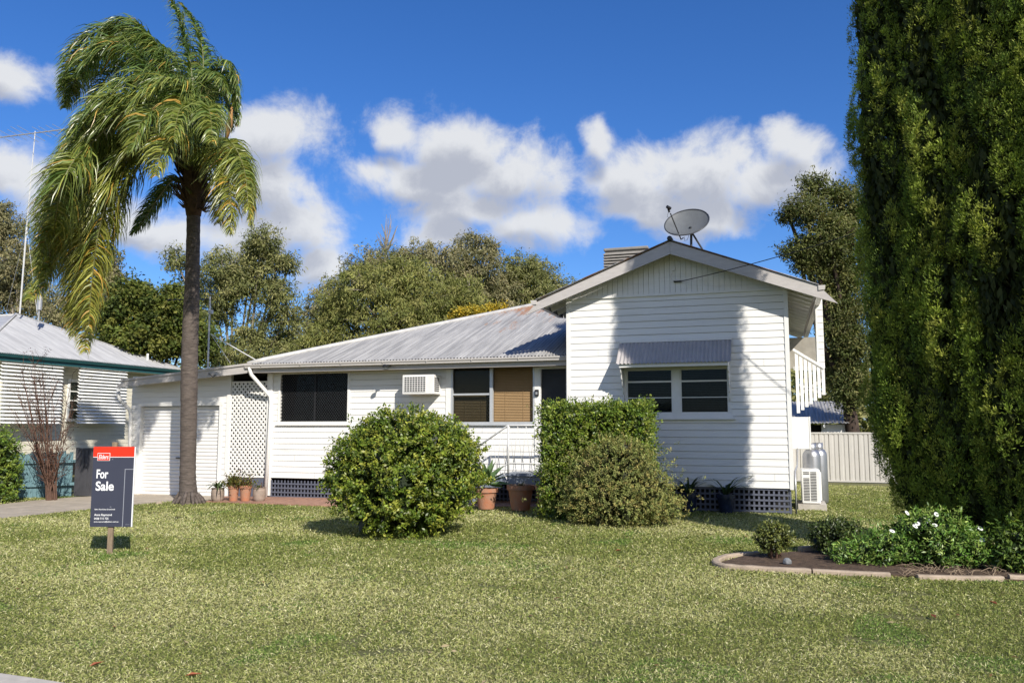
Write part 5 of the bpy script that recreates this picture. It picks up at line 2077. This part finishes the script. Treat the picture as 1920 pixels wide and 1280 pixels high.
def flower_bed():
    p = G(1452, 1052)
    bush('dwarf_shrub', 'small round dark shrub at the left tip of the garden bed', (p[0], p[1] + .1, .02), [((0, 0, .24), (.22, .2, .17)), ((0, 0, .3), (.15, .15, .12))], 3800, .032,
         [(.12, .145, .034), (.19, .20, .045), (.07, .09, .025)], (.02, .025, .012), stem_n=6, cat='shrub', per=6)
    p = G(1570, 1046)
    bush('low_shrub', 'dark glossy shrub between the small round shrub and the daisies', (p[0], p[1] + .2, .02), [((0, 0, .2), (.32, .28, .2)), ((.05, 0, .28), (.22, .2, .14))], 6000, .038,
         [(.06, .09, .024), (.10, .13, .032), (.04, .06, .018)], (.012, .018, .008), stem_n=6, cat='shrub', per=7)
    p = G(1750, 1070)
    t = bush('daisy_bush', 'wide leafy daisy bush with scattered white flowers', (p[0], p[1] + .35, .02),
             [((0, 0, .22), (.62, .4, .26)), ((.1, .1, .38), (.42, .35, .22)), ((-.45, -.1, .16), (.4, .32, .19)), ((-.80, -.12, .08), (.26, .25, .15)), ((.35, -.05, .2), (.34, .32, .22))], 16000, .05,
             [(.12, .235, .035), (.19, .31, .055), (.075, .155, .028), (.26, .33, .08)], (.02, .034, .012), stem_n=10, per=8, wratio=.3, ntwig=20)
    D0 = 9.3
    pet, eye = MB(), MB()
    for i, (px, py) in enumerate([(1673, 995), (1720, 981), (1741, 977), (1756, 964), (1753, 984), (1701, 961), (1716, 986), (1838, 990), (1841, 1011)]):
        c = K(px, py, D0 + random.uniform(-.08, .08) - (.22 if py > 985 else 0))
        nn = nrm(np.array([.45, -.75, .6]) + .3 * rng.normal(size=3))
        s = nrm(np.cross(nn, [0, 0, 1.0]))
        u = np.cross(s, nn)
        pet, eye = MB(), MB()
        for k in range(14):
            th = 2 * math.pi * k / 14
            d = s * math.cos(th) + u * math.sin(th)
            e = -s * math.sin(th) + u * math.cos(th)
            pet.add([c + d * .006, c + d * .022 + e * .006, c + d * .034, c + d * .022 - e * .006], [(0, 1, 2, 3)])
        f = pet.build('flower', M['petal'], t)
        eye.add([c + nn * .003 + (s * math.cos(2 * math.pi * k / 8) + u * math.sin(2 * math.pi * k / 8)) * .008 for k in range(8)], [tuple(range(8))])
        eye.build('flower_eye', M['petalc'], f)
    p = G(1905, 1078)
    t = bush('leafy_plant', 'bright leafy plant with one white flower at the right border of the garden bed', (p[0] + .02, p[1] + .15, .02), [((0, 0, .28), (.2, .2, .24)), ((.05, 0, .12), (.25, .22, .12))], 2600, .06,
             [(.10, .17, .025), (.14, .20, .035), (.06, .11, .02)], (.03, .05, .015), stem_n=5, cat='plant', per=6, wratio=.33)
    c = K(1873, 1017, 9.05)
    pet = MB()
    for k in range(14):
        th = 2 * math.pi * k / 14
        d = R_ * math.cos(th) + np.array([0, 0, 1.0]) * math.sin(th)
        e = -R_ * math.sin(th) + np.array([0, 0, 1.0]) * math.cos(th)
        pet.add([c + d * .006, c + d * .026 + e * .008, c + d * .042, c + d * .026 - e * .008], [(0, 1, 2, 3)])
    pet.build('flower', M['petal'], t)
    strappy('strap_leaf_plant', 'few long upright strap leaves behind the white daisies', G(1866, 1074), 9, .55, 'plant', spread=.42, w=.026, col=(.10, .15, .04), cat='plant')
    q = G(1476, 1062)
    mb = MB()
    vs = []
    mb.lathe([(.02, -.02), (.055, .01), (.05, .045), (.025, .07), (.0, .075)], (q[0], q[1], .03), 7)
    tag(mb.build('garden_stone', M['stone'], bevel=.008), 'small grey stone on the soil by the small round shrub', 'stone')
    mb = MB()
    for k in range(90):
        px, py = random.uniform(1690, 1900), random.uniform(1064, 1086)
        a = G(px, py)
        th = random.uniform(0, math.pi)
        l = random.uniform(.06, .22)
        b_ = a + np.array((math.cos(th) * l, math.sin(th) * l, random.uniform(0, .05)))
        mb.tube([a + np.array((0, 0, .035)), (a + b_) / 2 + np.array((0, 0, .06)), b_ + np.array((0, 0, .035))], .004, 4)
    tag(mb.build('dry_twigs', M['timber']), 'dry twigs and stalks lying on the soil below the daisies', 'twigs', kind='stuff')


def strap_mesh(c, n, ln, spread, w, col, parts_V, parts_Q, parts_C):
    for k in range(n):
        th = random.uniform(0, 2 * math.pi)
        o = np.array([math.cos(th), math.sin(th), 0])
        s = np.array([-math.sin(th), math.cos(th), 0])
        l = ln * random.uniform(.7, 1.15)
        d = nrm(np.array([0, 0, 1.0]) + o * spread * random.uniform(.3, 1.2))
        cur = np.array(c, float) + o * .02
        base = sum(len(v) for v in parts_V)
        rows = []
        m = 7
        for j in range(m):
            k_ = w * (1 - (j / (m - 1)) ** 2) * .5 + .002
            rows += [cur - s * k_, cur + s * k_]
            cur = cur + d * l / m
            d = nrm(d + np.array([0, 0, -1.0]) * .30 * spread + o * .12)
        parts_V.append(np.array(rows))
        cc = np.array(col) * random.uniform(.6, 1.3)
        parts_C.append(np.tile(cc, (len(rows), 1)))
        parts_Q.append(np.array([(base + 2 * j, base + 2 * j + 1, base + 2 * j + 3, base + 2 * j + 2) for j in range(m - 1)]))


def strappy(name, label, base, n, ln, pname, spread=.8, w=.03, col=(.05, .09, .03), cat='plant', parent=None):
    t = tree_root(name, label, cat, base) if parent is None else parent
    V_, Q_, C_ = [], [], []
    strap_mesh(base, n, ln, spread, w, col, V_, Q_, C_)
    np_mesh(pname if pname != 'plant' else 'leaves', np.concatenate(V_), np.concatenate(Q_), M['leaf'], t, np.concatenate(C_))
    return t


flower_bed()


# ------------------------------------------------------------------ potted plants
def pot(px, py, wpx, hpx, D, mname, label, kind, shape='round', group='potted plants along the front of the house'):
    m = D / FPX
    b = K(px, py, D)
    b[2] = float(gz(b[0], b[1])) + (.037 if b[0] < -4 else .0)
    r, h = wpx * m / 2, hpx * m
    t = thing('potted_plant', label, 'potted plant', tuple(b), group)
    if shape == 'urn':
        pr = [(r * .78, 0), (r * .92, h * .15), (r, h * .45), (r * .97, h * .8), (r * .9, h * .93), (r * 1.02, h * .95), (r * 1.02, h), (r * .85, h), (r * .82, h * .9)]
    else:
        pr = [(r * .66, 0), (r * .68, h * .04), (r * .88, h * .78), (r * .88, h * .80), (r, h * .81), (r, h), (r * .9, h), (r * .85, h * .88)]
    MB().lathe(pr, b, 28).build('pot', M[mname], t, smooth=False)
    MB().lathe([(0.0, h * .86), (r * .84, h * .87), (r * .84, h * .88), (0, h * .9)], b, 16).build('soil_top', M['soil'], t)
    topc = b + np.array((0, 0, h * .9))
    V_, Q_, C_ = [], [], []
    if kind == 'strap':
        strap_mesh(topc, 46, .58, 1.05, .032, (.085, .13, .04), V_, Q_, C_)
    elif kind == 'strap_small':
        strap_mesh(topc, 16, .30, 1.1, .028, (.11, .12, .05), V_, Q_, C_)
        strap_mesh(topc, 14, .16, .8, .03, (.16, .035, .03), V_, Q_, C_)
    elif kind == 'dark_strap':
        strap_mesh(topc, 30, .82, .75, .038, (.05, .085, .035), V_, Q_, C_)
    elif kind == 'agave':
        for k in range(24):
            pass
    if V_:
        np_mesh('plant', np.concatenate(V_), np.concatenate(Q_), M['leaf'], t, np.clip(np.concatenate(C_), .004, 1))
    if kind in ('bushy', 'sparse'):
        n = 700 if kind == 'bushy' else 320
        p = topc + np.stack([rng.normal(0, r * .75, n), rng.normal(0, r * .75, n), np.abs(rng.normal(0, .12, n))], 1)
        cols = [(.12, .13, .03), (.18, .15, .03), (.10, .03, .025), (.06, .09, .02)]
        leaf_object('plant', [leaf_arrays(p, np.array([0, 0, .8]) + rng.normal(size=(n, 3)), rng.uniform(.05, .09, n), .028, mixcol(cols, n, .2))], M['leaf'], t)
    if kind == 'agave':
        n = 26
        th = np.arange(n) * 2.4
        el = np.linspace(1.3, -.25, n)
        d = np.stack([np.cos(th) * np.cos(el), np.sin(th) * np.cos(el), np.sin(el)], 1)
        parts = [leaf_arrays(topc + np.array((0, 0, .12)) + d * .03, d, .52 * (0.75 + .25 * rng.random(n)), .13, mixcol([(.13, .21, .09), (.10, .18, .08), (.17, .25, .11)], n, .1), fold=.25, side_hint=np.tile([0, 0, 1.0], (n, 1)))]
        leaf_object('plant', parts, M['leaf'], t)


Dp = 18.2
pot(408, 934, 24, 24, Dp, 'taupe', 'taupe pot with long arching strap leaves, beside the roller door', 'strap', 'urn')
pot(437.5, 935, 22, 29, Dp, 'terracotta', 'terracotta pot with a bushy reddish green plant, left of its terracotta twin', 'bushy')
pot(460, 936, 24, 29, Dp, 'terracotta', 'terracotta pot with a thinner plant, right of its terracotta twin', 'sparse')
pot(486, 937, 24, 25, Dp, 'taupe', 'taupe pot with red tipped leaves, beside the downpipe', 'strap_small', 'urn')
pot(912, 957, 44, 38, 15.7, 'terracotta', 'terracotta pot holding a pale green agave next to the round bush', 'agave', group='large terracotta pots by the steps')
pot(976, 961, 52, 46, 15.4, 'terracotta', 'wide terracotta pot in the shade in front of the landing', 'strap_small', group='large terracotta pots by the steps')
pot(1024, 963, 42, 48, 15.2, 'terracotta', 'terracotta pot partly hidden by the left side of the hedge', 'dark_strap', group='large terracotta pots by the steps')
pot(1292, 966, 34, 36, 15.3, 'bluepot', 'dark blue glazed pot behind the olive bush at the foot of the gabled wall', 'dark_strap', group='dark blue pots below the gabled wall')
pot(1362, 968, 36, 36, 15.1, 'bluepot', 'dark blue glazed pot standing clear of the olive bush under the double window', 'dark_strap', group='dark blue pots below the gabled wall')

# ------------------------------------------------------------------ left edge shrubs
p = G(5, 940)
bush('leafy_shrub', 'bright green leafy shrub at the left edge in front of the teal fence', (p[0], p[1] - .25, p[2]),
     [((.1, 0, 1.05), (.38, .4, .55)), ((.15, 0, .55), (.42, .45, .5)), ((-.4, 0, .9), (.6, .5, .8)), ((.05, -.1, .2), (.5, .4, .25))], 11000, .085,
     [(.14, .22, .026), (.21, .26, .04), (.08, .14, .024)], (.025, .04, .012), cat='shrub', wratio=.35)


def crepe_myrtle():
    b = G(96, 938)
    t = tree_root('bare_shrub', 'bare reddish many stemmed shrub in front of the house next door', 'shrub', b)
    D = float((b - CE) @ F_)
    mb = MB()
    parts = []
    tips = []
    for k in range(27):
        px = random.uniform(26, 152)
        py = random.uniform(670, 760) + abs(px - 85) * .5
        dd = random.uniform(-.5, .5)
        e = K(px, py, D + dd)
        s = b + np.array((random.uniform(-.14, .14), random.uniform(-.1, .1), -.02))
        mid = s * .55 + e * .45 + np.array((random.uniform(-.1, .1), 0, .1))
        path = catmull([s, s * .8 + mid * .2 + np.array((0, 0, .1)), mid, e], 14)
        mb.tube(path, np.linspace(.022, .003, 14), 6)
        for j in range(15):
            i = random.randint(5, 13)
            q = path[i]
            d = nrm(np.array([random.gauss(0, .6), random.gauss(0, .6), .8]))
            l = random.uniform(.15, .55)
            e2 = q + d * l
            mb.tube([q, q + d * l * .5 + np.array((0, 0, .02)), e2], [.006, .004, .002], 4)
            tips.append(e2)
    mb.build('stems', M['stem'], t, smooth=True)
    tips = np.array(tips)
    n = 5
    pos = (tips[:, None] + .03 * rng.normal(size=(len(tips), n, 3))).reshape(-1, 3)
    leaf_object('seed_heads', [leaf_arrays(pos, rng.normal(size=pos.shape), .03, .022, mixcol([(.09, .03, .025), (.06, .03, .02), (.12, .05, .03)], len(pos), .2))], M['leaf_dull'], t)


crepe_myrtle()


# ------------------------------------------------------------------ trees behind
def far_tree(name, label, D, lumps, base_px, cols, n, leaf=(.16, .05), trunk='bark_pale', group='trees behind the houses', droop=.3, limb_r=.16, dens_in=.25, clump=.33, cat='tree', core=None, clr=None):
    m = D / FPX
    bx = K(base_px, 800, D)
    base = np.array([bx[0], bx[1], float(gz(bx[0], bx[1]))])
    t = tree_root(name, label, cat, base, group)
    area = np.array([rx * ry for _, _, rx, ry in lumps], float)
    parts = []
    mb = MB()
    top = max(lumps, key=lambda q: -q[1])
    fork = base + np.array((0, 0, max(1.5, (float(K(base_px, top[1], D)[2])) * .3)))
    mb.tube([base + np.array((0, 0, -.2)), base * .5 + fork * .5 + np.array((.1, 0, 0)), fork], [limb_r * 1.5, limb_r * 1.15, limb_r], 8)
    for (px, py, rx, ry), w in zip(lumps, area / area.sum()):
        dd = random.uniform(-1, 1) * rx * m * .6
        c = np.array(K(px, py, D + dd))
        r = np.array([rx * m, rx * m * .8, ry * m])
        q = c - np.array((0, 0, r[2] * .4))
        mid = fork * .55 + q * .45 + np.array((random.uniform(-.3, .3), 0, -.3))
        mb.tube(catmull([fork, mid, q, c + np.array((0, 0, r[2] * .3))], 12), np.linspace(limb_r * .6, .015, 12), 6)
        nc = max(10, int(n * w / 22))
        d = nrm(rng.normal(size=(nc, 3)))
        rad = np.where(rng.random(nc) < dens_in, rng.uniform(.2, .75, nc), rng.uniform(.70, 1.12, nc) + .22 * np.abs(rng.normal(size=nc)) * (rng.random(nc) < .3))
        cc = c + d * r * rad[:, None]
        for k in range(0, nc, 4):
            mb.tube([q * .5 + c * .5, cc[k] * .6 + c * .4 - np.array((0, 0, .1)), cc[k]], [.03, .02, .008], 5)
        nl = 30
        cs = clump * (.45 + .8 * rng.random((nc, 1, 1))) * (m * 40) ** .5
        pos = cc[:, None] + rng.normal(size=(nc, nl, 3)) * cs * np.array([.55, .55, .42])
        dr_ = nrm(rng.normal(size=(nc, nl, 3)) + d[:, None] * .5 + np.array([0, 0, -1.0]) * droop * 2)
        col = mixcol(cols, nc, .12)[:, None] * (1 + .2 * rng.normal(size=(nc, nl, 1)))
        L_ = leaf[0] * rng.uniform(.7, 1.3, nc * nl)
        parts.append(leaf_arrays(pos.reshape(-1, 3), dr_.reshape(-1, 3), L_, leaf[1] * rng.uniform(.8, 1.2, nc * nl), col.reshape(-1, 3), side_hint=np.repeat(d * .6 + np.array([.3, -.35, .5]), nl, 0), hint_noise=.6))
    leaf_object('crown', parts, M['leaf_far'], t)
    mb.build('trunk', M[trunk], t, smooth=True)
    return t


olive = [(.17, .185, .06), (.235, .24, .085), (.115, .13, .044), (.28, .265, .11)]
greyg = [(.20, .195, .095), (.275, .25, .13), (.135, .135, .065), (.33, .285, .155)]
pale = [(.20, .22, .060), (.26, .265, .078), (.14, .16, .046), (.31, .29, .10)]
deep = [(.09, .125, .024), (.14, .165, .032), (.06, .085, .018), (.19, .19, .04)]
far_tree('gum_tree', 'tall open gum tree with pale limbs showing right of the palm trunk', 42,
         [(489, 449, 34, 22), (486, 478, 36, 24), (520, 487, 34, 20), (541, 498, 18, 14), (466, 520, 52, 30), (420, 512, 50, 34), (334, 488, 24, 20), (436, 545, 46, 34), (514, 553, 36, 32), (536, 588, 28, 28), (478, 628, 46, 34), (408, 582, 36, 30), (360, 540, 30, 26), (540, 640, 34, 26), (430, 668, 56, 24), (510, 672, 56, 22)],
         446, olive, 34000, (.2, .055), droop=.45)
far_tree('leafy_tree', 'dense dark green tree above the roof of the house next door', 33,
         [(240, 560, 36, 34), (205, 605, 38, 40), (292, 590, 46, 42), (322, 566, 28, 28), (265, 640, 60, 36), (340, 625, 46, 46), (380, 640, 26, 36), (220, 660, 50, 30), (255, 548, 22, 20)],
         290, deep, 36000, (.16, .085), 'bark_dark', droop=.1, dens_in=.4)
far_tree('gum_tree', 'grey green gum tree at the left edge behind the tall aerial', 46,
         [(8, 428, 40, 38), (30, 492, 44, 40), (-12, 540, 50, 46), (62, 560, 50, 32), (110, 590, 40, 30), (212, 498, 18, 30), (203, 535, 22, 26), (160, 570, 40, 30), (0, 395, 24, 18)],
         40, greyg, 26000, (.2, .06), droop=.4)
far_tree('willowy_tree', 'broad pale green tree with drooping foliage above the middle of the roof', 39,
         [(690, 536, 52, 42), (640, 592, 46, 38), (722, 600, 80, 50), (760, 525, 50, 38), (828, 562, 42, 40), (848, 610, 40, 34), (606, 632, 40, 30), (795, 600, 60, 44), (690, 640, 90, 28), (735, 505, 34, 22), (580, 650, 30, 18), (655, 655, 60, 20), (880, 560, 36, 36), (640, 560, 40, 34), (785, 560, 70, 50)],
         740, pale, 52000, (.2, .045), droop=.55, dens_in=.35)
far_tree('gum_tree', 'grey brown gum tree rising behind the left part of the drooping tree', 54,
         [(690, 500, 38, 30), (735, 486, 42, 26), (795, 478, 34, 24), (675, 520, 30, 30), (605, 570, 36, 32), (770, 500, 40, 30), (640, 540, 36, 30), (590, 605, 36, 34), (560, 640, 44, 30), (575, 665, 50, 24), (830, 500, 40, 34), (850, 530, 40, 34)],
         700, greyg, 24000, (.22, .07), droop=.4)
far_tree('gum_tree', 'tallest grey gum tree right of the drooping tree, above the yellow blossom', 55,
         [(886, 462, 34, 26), (905, 500, 36, 32), (862, 495, 28, 26), (920, 470, 18, 22), (884, 540, 36, 36), (915, 560, 34, 34), (860, 560, 40, 30), (945, 545, 36, 34), (930, 590, 44, 24)],
         895, greyg, 20000, (.22, .07), droop=.45)
far_tree('gum_tree', 'grey green gum tree next to the left tip of the gable roof', 57,
         [(975, 502, 36, 26), (1008, 512, 32, 28), (950, 530, 28, 30), (1000, 550, 46, 30), (1045, 535, 28, 18), (960, 575, 36, 26), (1070, 555, 30, 18), (1030, 575, 50, 22), (985, 530, 40, 30)],
         985, olive, 20000, (.22, .07), droop=.45)
far_tree('bare_tree', 'leafless grey twigs poking above the drooping tree', 56, [(722, 470, 12, 8)], 722, greyg, 60, (.1, .03), limb_r=.1)


def bare_twigs():
    o = [q for q in bpy.data.objects if q.name == 'bare_tree'][0]
    mb = MB()
    D = 56
    b = K(722, 475, D)
    for k in range(22):
        px, py = random.uniform(702, 746), random.uniform(402, 450)
        e = K(px, py, D + random.uniform(-.5, .5))
        mid = b * .5 + e * .5 + np.array((random.uniform(-.2, .2), 0, .1))
        mb.tube(catmull([b, mid, e], 8), np.linspace(.04, .012, 8), 4)
    mb.build('twigs', M['bark_pale'], o)


bare_twigs()
yel = [(.52, .36, .03), (.42, .32, .04), (.26, .24, .04)]
far_tree('wattle_bush', 'yellow blossom of a wattle just above the roof, the left and lower of two', 34, [(862, 590, 14, 8), (885, 586, 16, 9), (905, 588, 10, 7)], 880, yel, 3200, (.10, .06), droop=.0, group='yellow wattles behind the roof', clump=.2, limb_r=.05)
far_tree('wattle_bush', 'yellow blossom of a wattle just above the roof, the right and higher of two', 34, [(925, 580, 12, 7), (940, 577, 8, 5)], 932, yel, 1800, (.10, .06), droop=.0, group='yellow wattles behind the roof', clump=.18, limb_r=.05)
far_tree('casuarina_tree', 'dark ragged tree between the gable roof and the cypress', 27,
         [(1528, 350, 26, 22), (1512, 395, 36, 24), (1480, 403, 20, 14), (1575, 372, 26, 26), (1600, 400, 30, 40), (1555, 445, 50, 34), (1498, 470, 28, 20), (1590, 500, 44, 40), (1520, 500, 24, 18), (1588, 570, 40, 46), (1600, 650, 34, 44), (1590, 720, 34, 40), (1555, 545, 18, 30), (1560, 420, 30, 24), (1540, 480, 34, 34), (1575, 610, 34, 44), (1570, 690, 30, 34)],
         1592, [(.10, .125, .035), (.16, .17, .05), (.07, .09, .026), (.20, .19, .07)], 46000, (.13, .04), 'bark_dark', droop=.15, limb_r=.2)
far_tree('yellowing_tree', 'small tree with yellowing leaves behind the side porch', 31, [(1566, 610, 20, 34), (1572, 670, 22, 36), (1585, 640, 22, 30), (1600, 720, 24, 24)], 1580,
         [(.30, .21, .02), (.18, .15, .025), (.10, .10, .02), (.20, .09, .03)], 7000, (.11, .06), 'bark_dark', droop=.2, limb_r=.07)

# ------------------------------------------------------------------ dense low scrub closing the view behind the houses
def scrub():
    n = 9000
    x = rng.uniform(-75, 45, n)
    y = rng.uniform(66, 80, n)
    z = rng.random(n) * (5.0 + 3.5 * vnoise(x, y, 6, 5))
    c = np.stack([x, y, z], 1)
    k = 9
    pos = (c[:, None] + rng.normal(size=(n, k, 3)) * .5).reshape(-1, 3)
    o = leaf_object('scrub', [leaf_arrays(pos, rng.normal(size=pos.shape), .5, .3, np.repeat(mixcol(olive, n, .15), k, 0))], M['leaf_far'], None)
    tag(o, 'low dense scrub far behind the houses', 'scrub', kind='stuff')


scrub()


# ------------------------------------------------------------------ grass
def grass():
    cell = .5
    gx, gy = np.meshgrid(np.arange(-20, 9, cell), np.arange(3.2, 24, cell), indexing='ij')
    gx, gy = gx.ravel(), gy.ravel()
    cx_, cy_ = gx + cell / 2, gy + cell / 2
    dep = cx_ * HD[0] + cy_ * HD[1]
    lat = cx_ * R_[0] + cy_ * R_[1]
    vis = (dep > 3.6) & (np.abs(lat) < dep * .72 + 1.2)
    gx, gy, dep = gx[vis], gy[vis], dep[vis]
    dens = np.clip(10500 * (5.2 / dep) ** 1.75, 800, 10500)
    cnt = (dens * cell * cell).astype(int)
    idx = np.repeat(np.arange(len(gx)), cnt)
    x = gx[idx] + rng.random(len(idx)) * cell
    y = gy[idx] + rng.random(len(idx)) * cell
    dp = x * HD[0] + y * HD[1]
    bad = in_poly(x, y, drive_pts) | in_poly(x, y, bp) | in_poly(x, y, fp) | in_poly(x, y, soil_pts)
    bad |= (y > YG + .04) & (x > XGL - .2) & (x < XGR + .02)
    bad |= (y > 15.9) & (x < XGL + .1)
    bad |= (y > 15.6) & (x < -12.5)
    bare = vnoise(x, y, .55, 9) * .6 + vnoise(x, y, .22, 10) * .4
    bad |= (bare > .80) & (rng.random(len(x)) < .75)
    x, y, dp = x[~bad], y[~bad], dp[~bad]
    n = len(x)
    z = gz(x, y)
    pn = .55 * vnoise(x, y, 2.3, 1) + .3 * vnoise(x, y, .8, 2) + .15 * vnoise(x, y, .3, 4)
    green = np.clip((pn - .50) * 2.4 + .38 + .10 * (dp - 5) / 6, 0.12, .85)
    g1 = mixcol([(.19, .23, .055), (.26, .29, .075), (.13, .18, .04), (.30, .31, .10)], n, .15)
    s1 = mixcol([(.50, .48, .21), (.66, .63, .37), (.34, .32, .13), (.42, .46, .15)], n, .15)
    isg = (rng.random(n) < green)[:, None]
    c = np.where(isg, g1, s1)
    lush = (vnoise(x, y, .7, 21) > .80)[:, None]
    c = np.where(lush & isg, c * np.array([.72, .95, .75]), c)
    d = nrm(np.stack([rng.normal(0, 1, n), rng.normal(0, 1, n), rng.uniform(.25, 1.3, n)], 1))
    sc_ = np.clip(dp / 6.5, .8, 2.2)
    L_ = rng.uniform(.024, .052, n) * np.clip(dp / 8, .85, 1.25)
    W_ = rng.uniform(.0040, .0075, n) * sc_
    Va, Ca = leaf_arrays(np.stack([x, y, z + .004], 1), d, L_, W_, c, fold=.3, droop=.15)
    o = leaf_object('grass', [(Va, Ca)], M['blade'], None)
    tag(o, 'short dry tipped lawn grass', 'grass', kind='stuff')
    m = 420
    lx, ly = rng.uniform(-14, 5, m), rng.uniform(4.5, 16, m)
    ok = ~(in_poly(lx, ly, drive_pts) | in_poly(lx, ly, fp) | in_poly(lx, ly, soil_pts)) & ~((ly > YG - .1) & (lx > XGL - 8))
    lx, ly = lx[ok], ly[ok]
    m = len(lx)
    ld = nrm(np.stack([rng.normal(size=m), rng.normal(size=m), .15 * rng.normal(size=m)], 1))
    lt = leaf_object('lawn_litter', [leaf_arrays(np.stack([lx, ly, gz(lx, ly) + .028], 1), ld, rng.uniform(.03, .075, m), rng.uniform(.012, .026, m), mixcol([(.22, .11, .05), (.30, .20, .10), (.14, .08, .04), (.42, .34, .2)], m, .15), side_hint=np.tile([0, 0, 1.0], (m, 1)))], M['blade'], None)
    tag(lt, 'small dry leaf scraps scattered over the lawn', 'leaf litter', kind='stuff')
    print('grass blades', n)


grass()


# fallen leaves on the lawn
leaf_spots = [(1862, 1129, 'reddish fallen leaf on the lawn below the right end of the garden bed'), (1750, 1154, 'orange fallen leaf on the lawn, left of the redder leaf near the right border'),
              (181, 1244, 'red fallen leaf on the lawn near the footpath corner'), (362, 1264, 'brown fallen leaf at the bottom of the lawn, right of the red leaf'), (1160, 1031, 'orange fallen leaf below the olive bush')]
for px, py, lab in leaf_spots:
    p = G(px, py, .03)
    th = random.uniform(0, 3.1)
    u, s = np.array((math.cos(th), math.sin(th), .1)), np.array((-math.sin(th), math.cos(th), 0))
    mb = MB()
    mb.add([p - u * .05, p - u * .01 + s * .02 + np.array((0, 0, .012)), p + u * .055, p - u * .01 - s * .02 + np.array((0, 0, .012)), p + np.array((0, 0, -.004))],
           [(0, 1, 4), (1, 2, 4), (2, 3, 4), (3, 0, 4)])
    tag(mb.build('fallen_leaf', M['deadleaf']), lab, 'leaf', 'fallen leaves on the lawn')
p = G(298, 945)
tag(MB().lathe([(.0, .0), (.07, .005), (.075, .03), (.05, .05), (.0, .055)], (p[0], p[1], p[2]), 7).build('sandstone_rock', M['kerb']), 'flat orange stone in the grass left of the palm', 'stone')
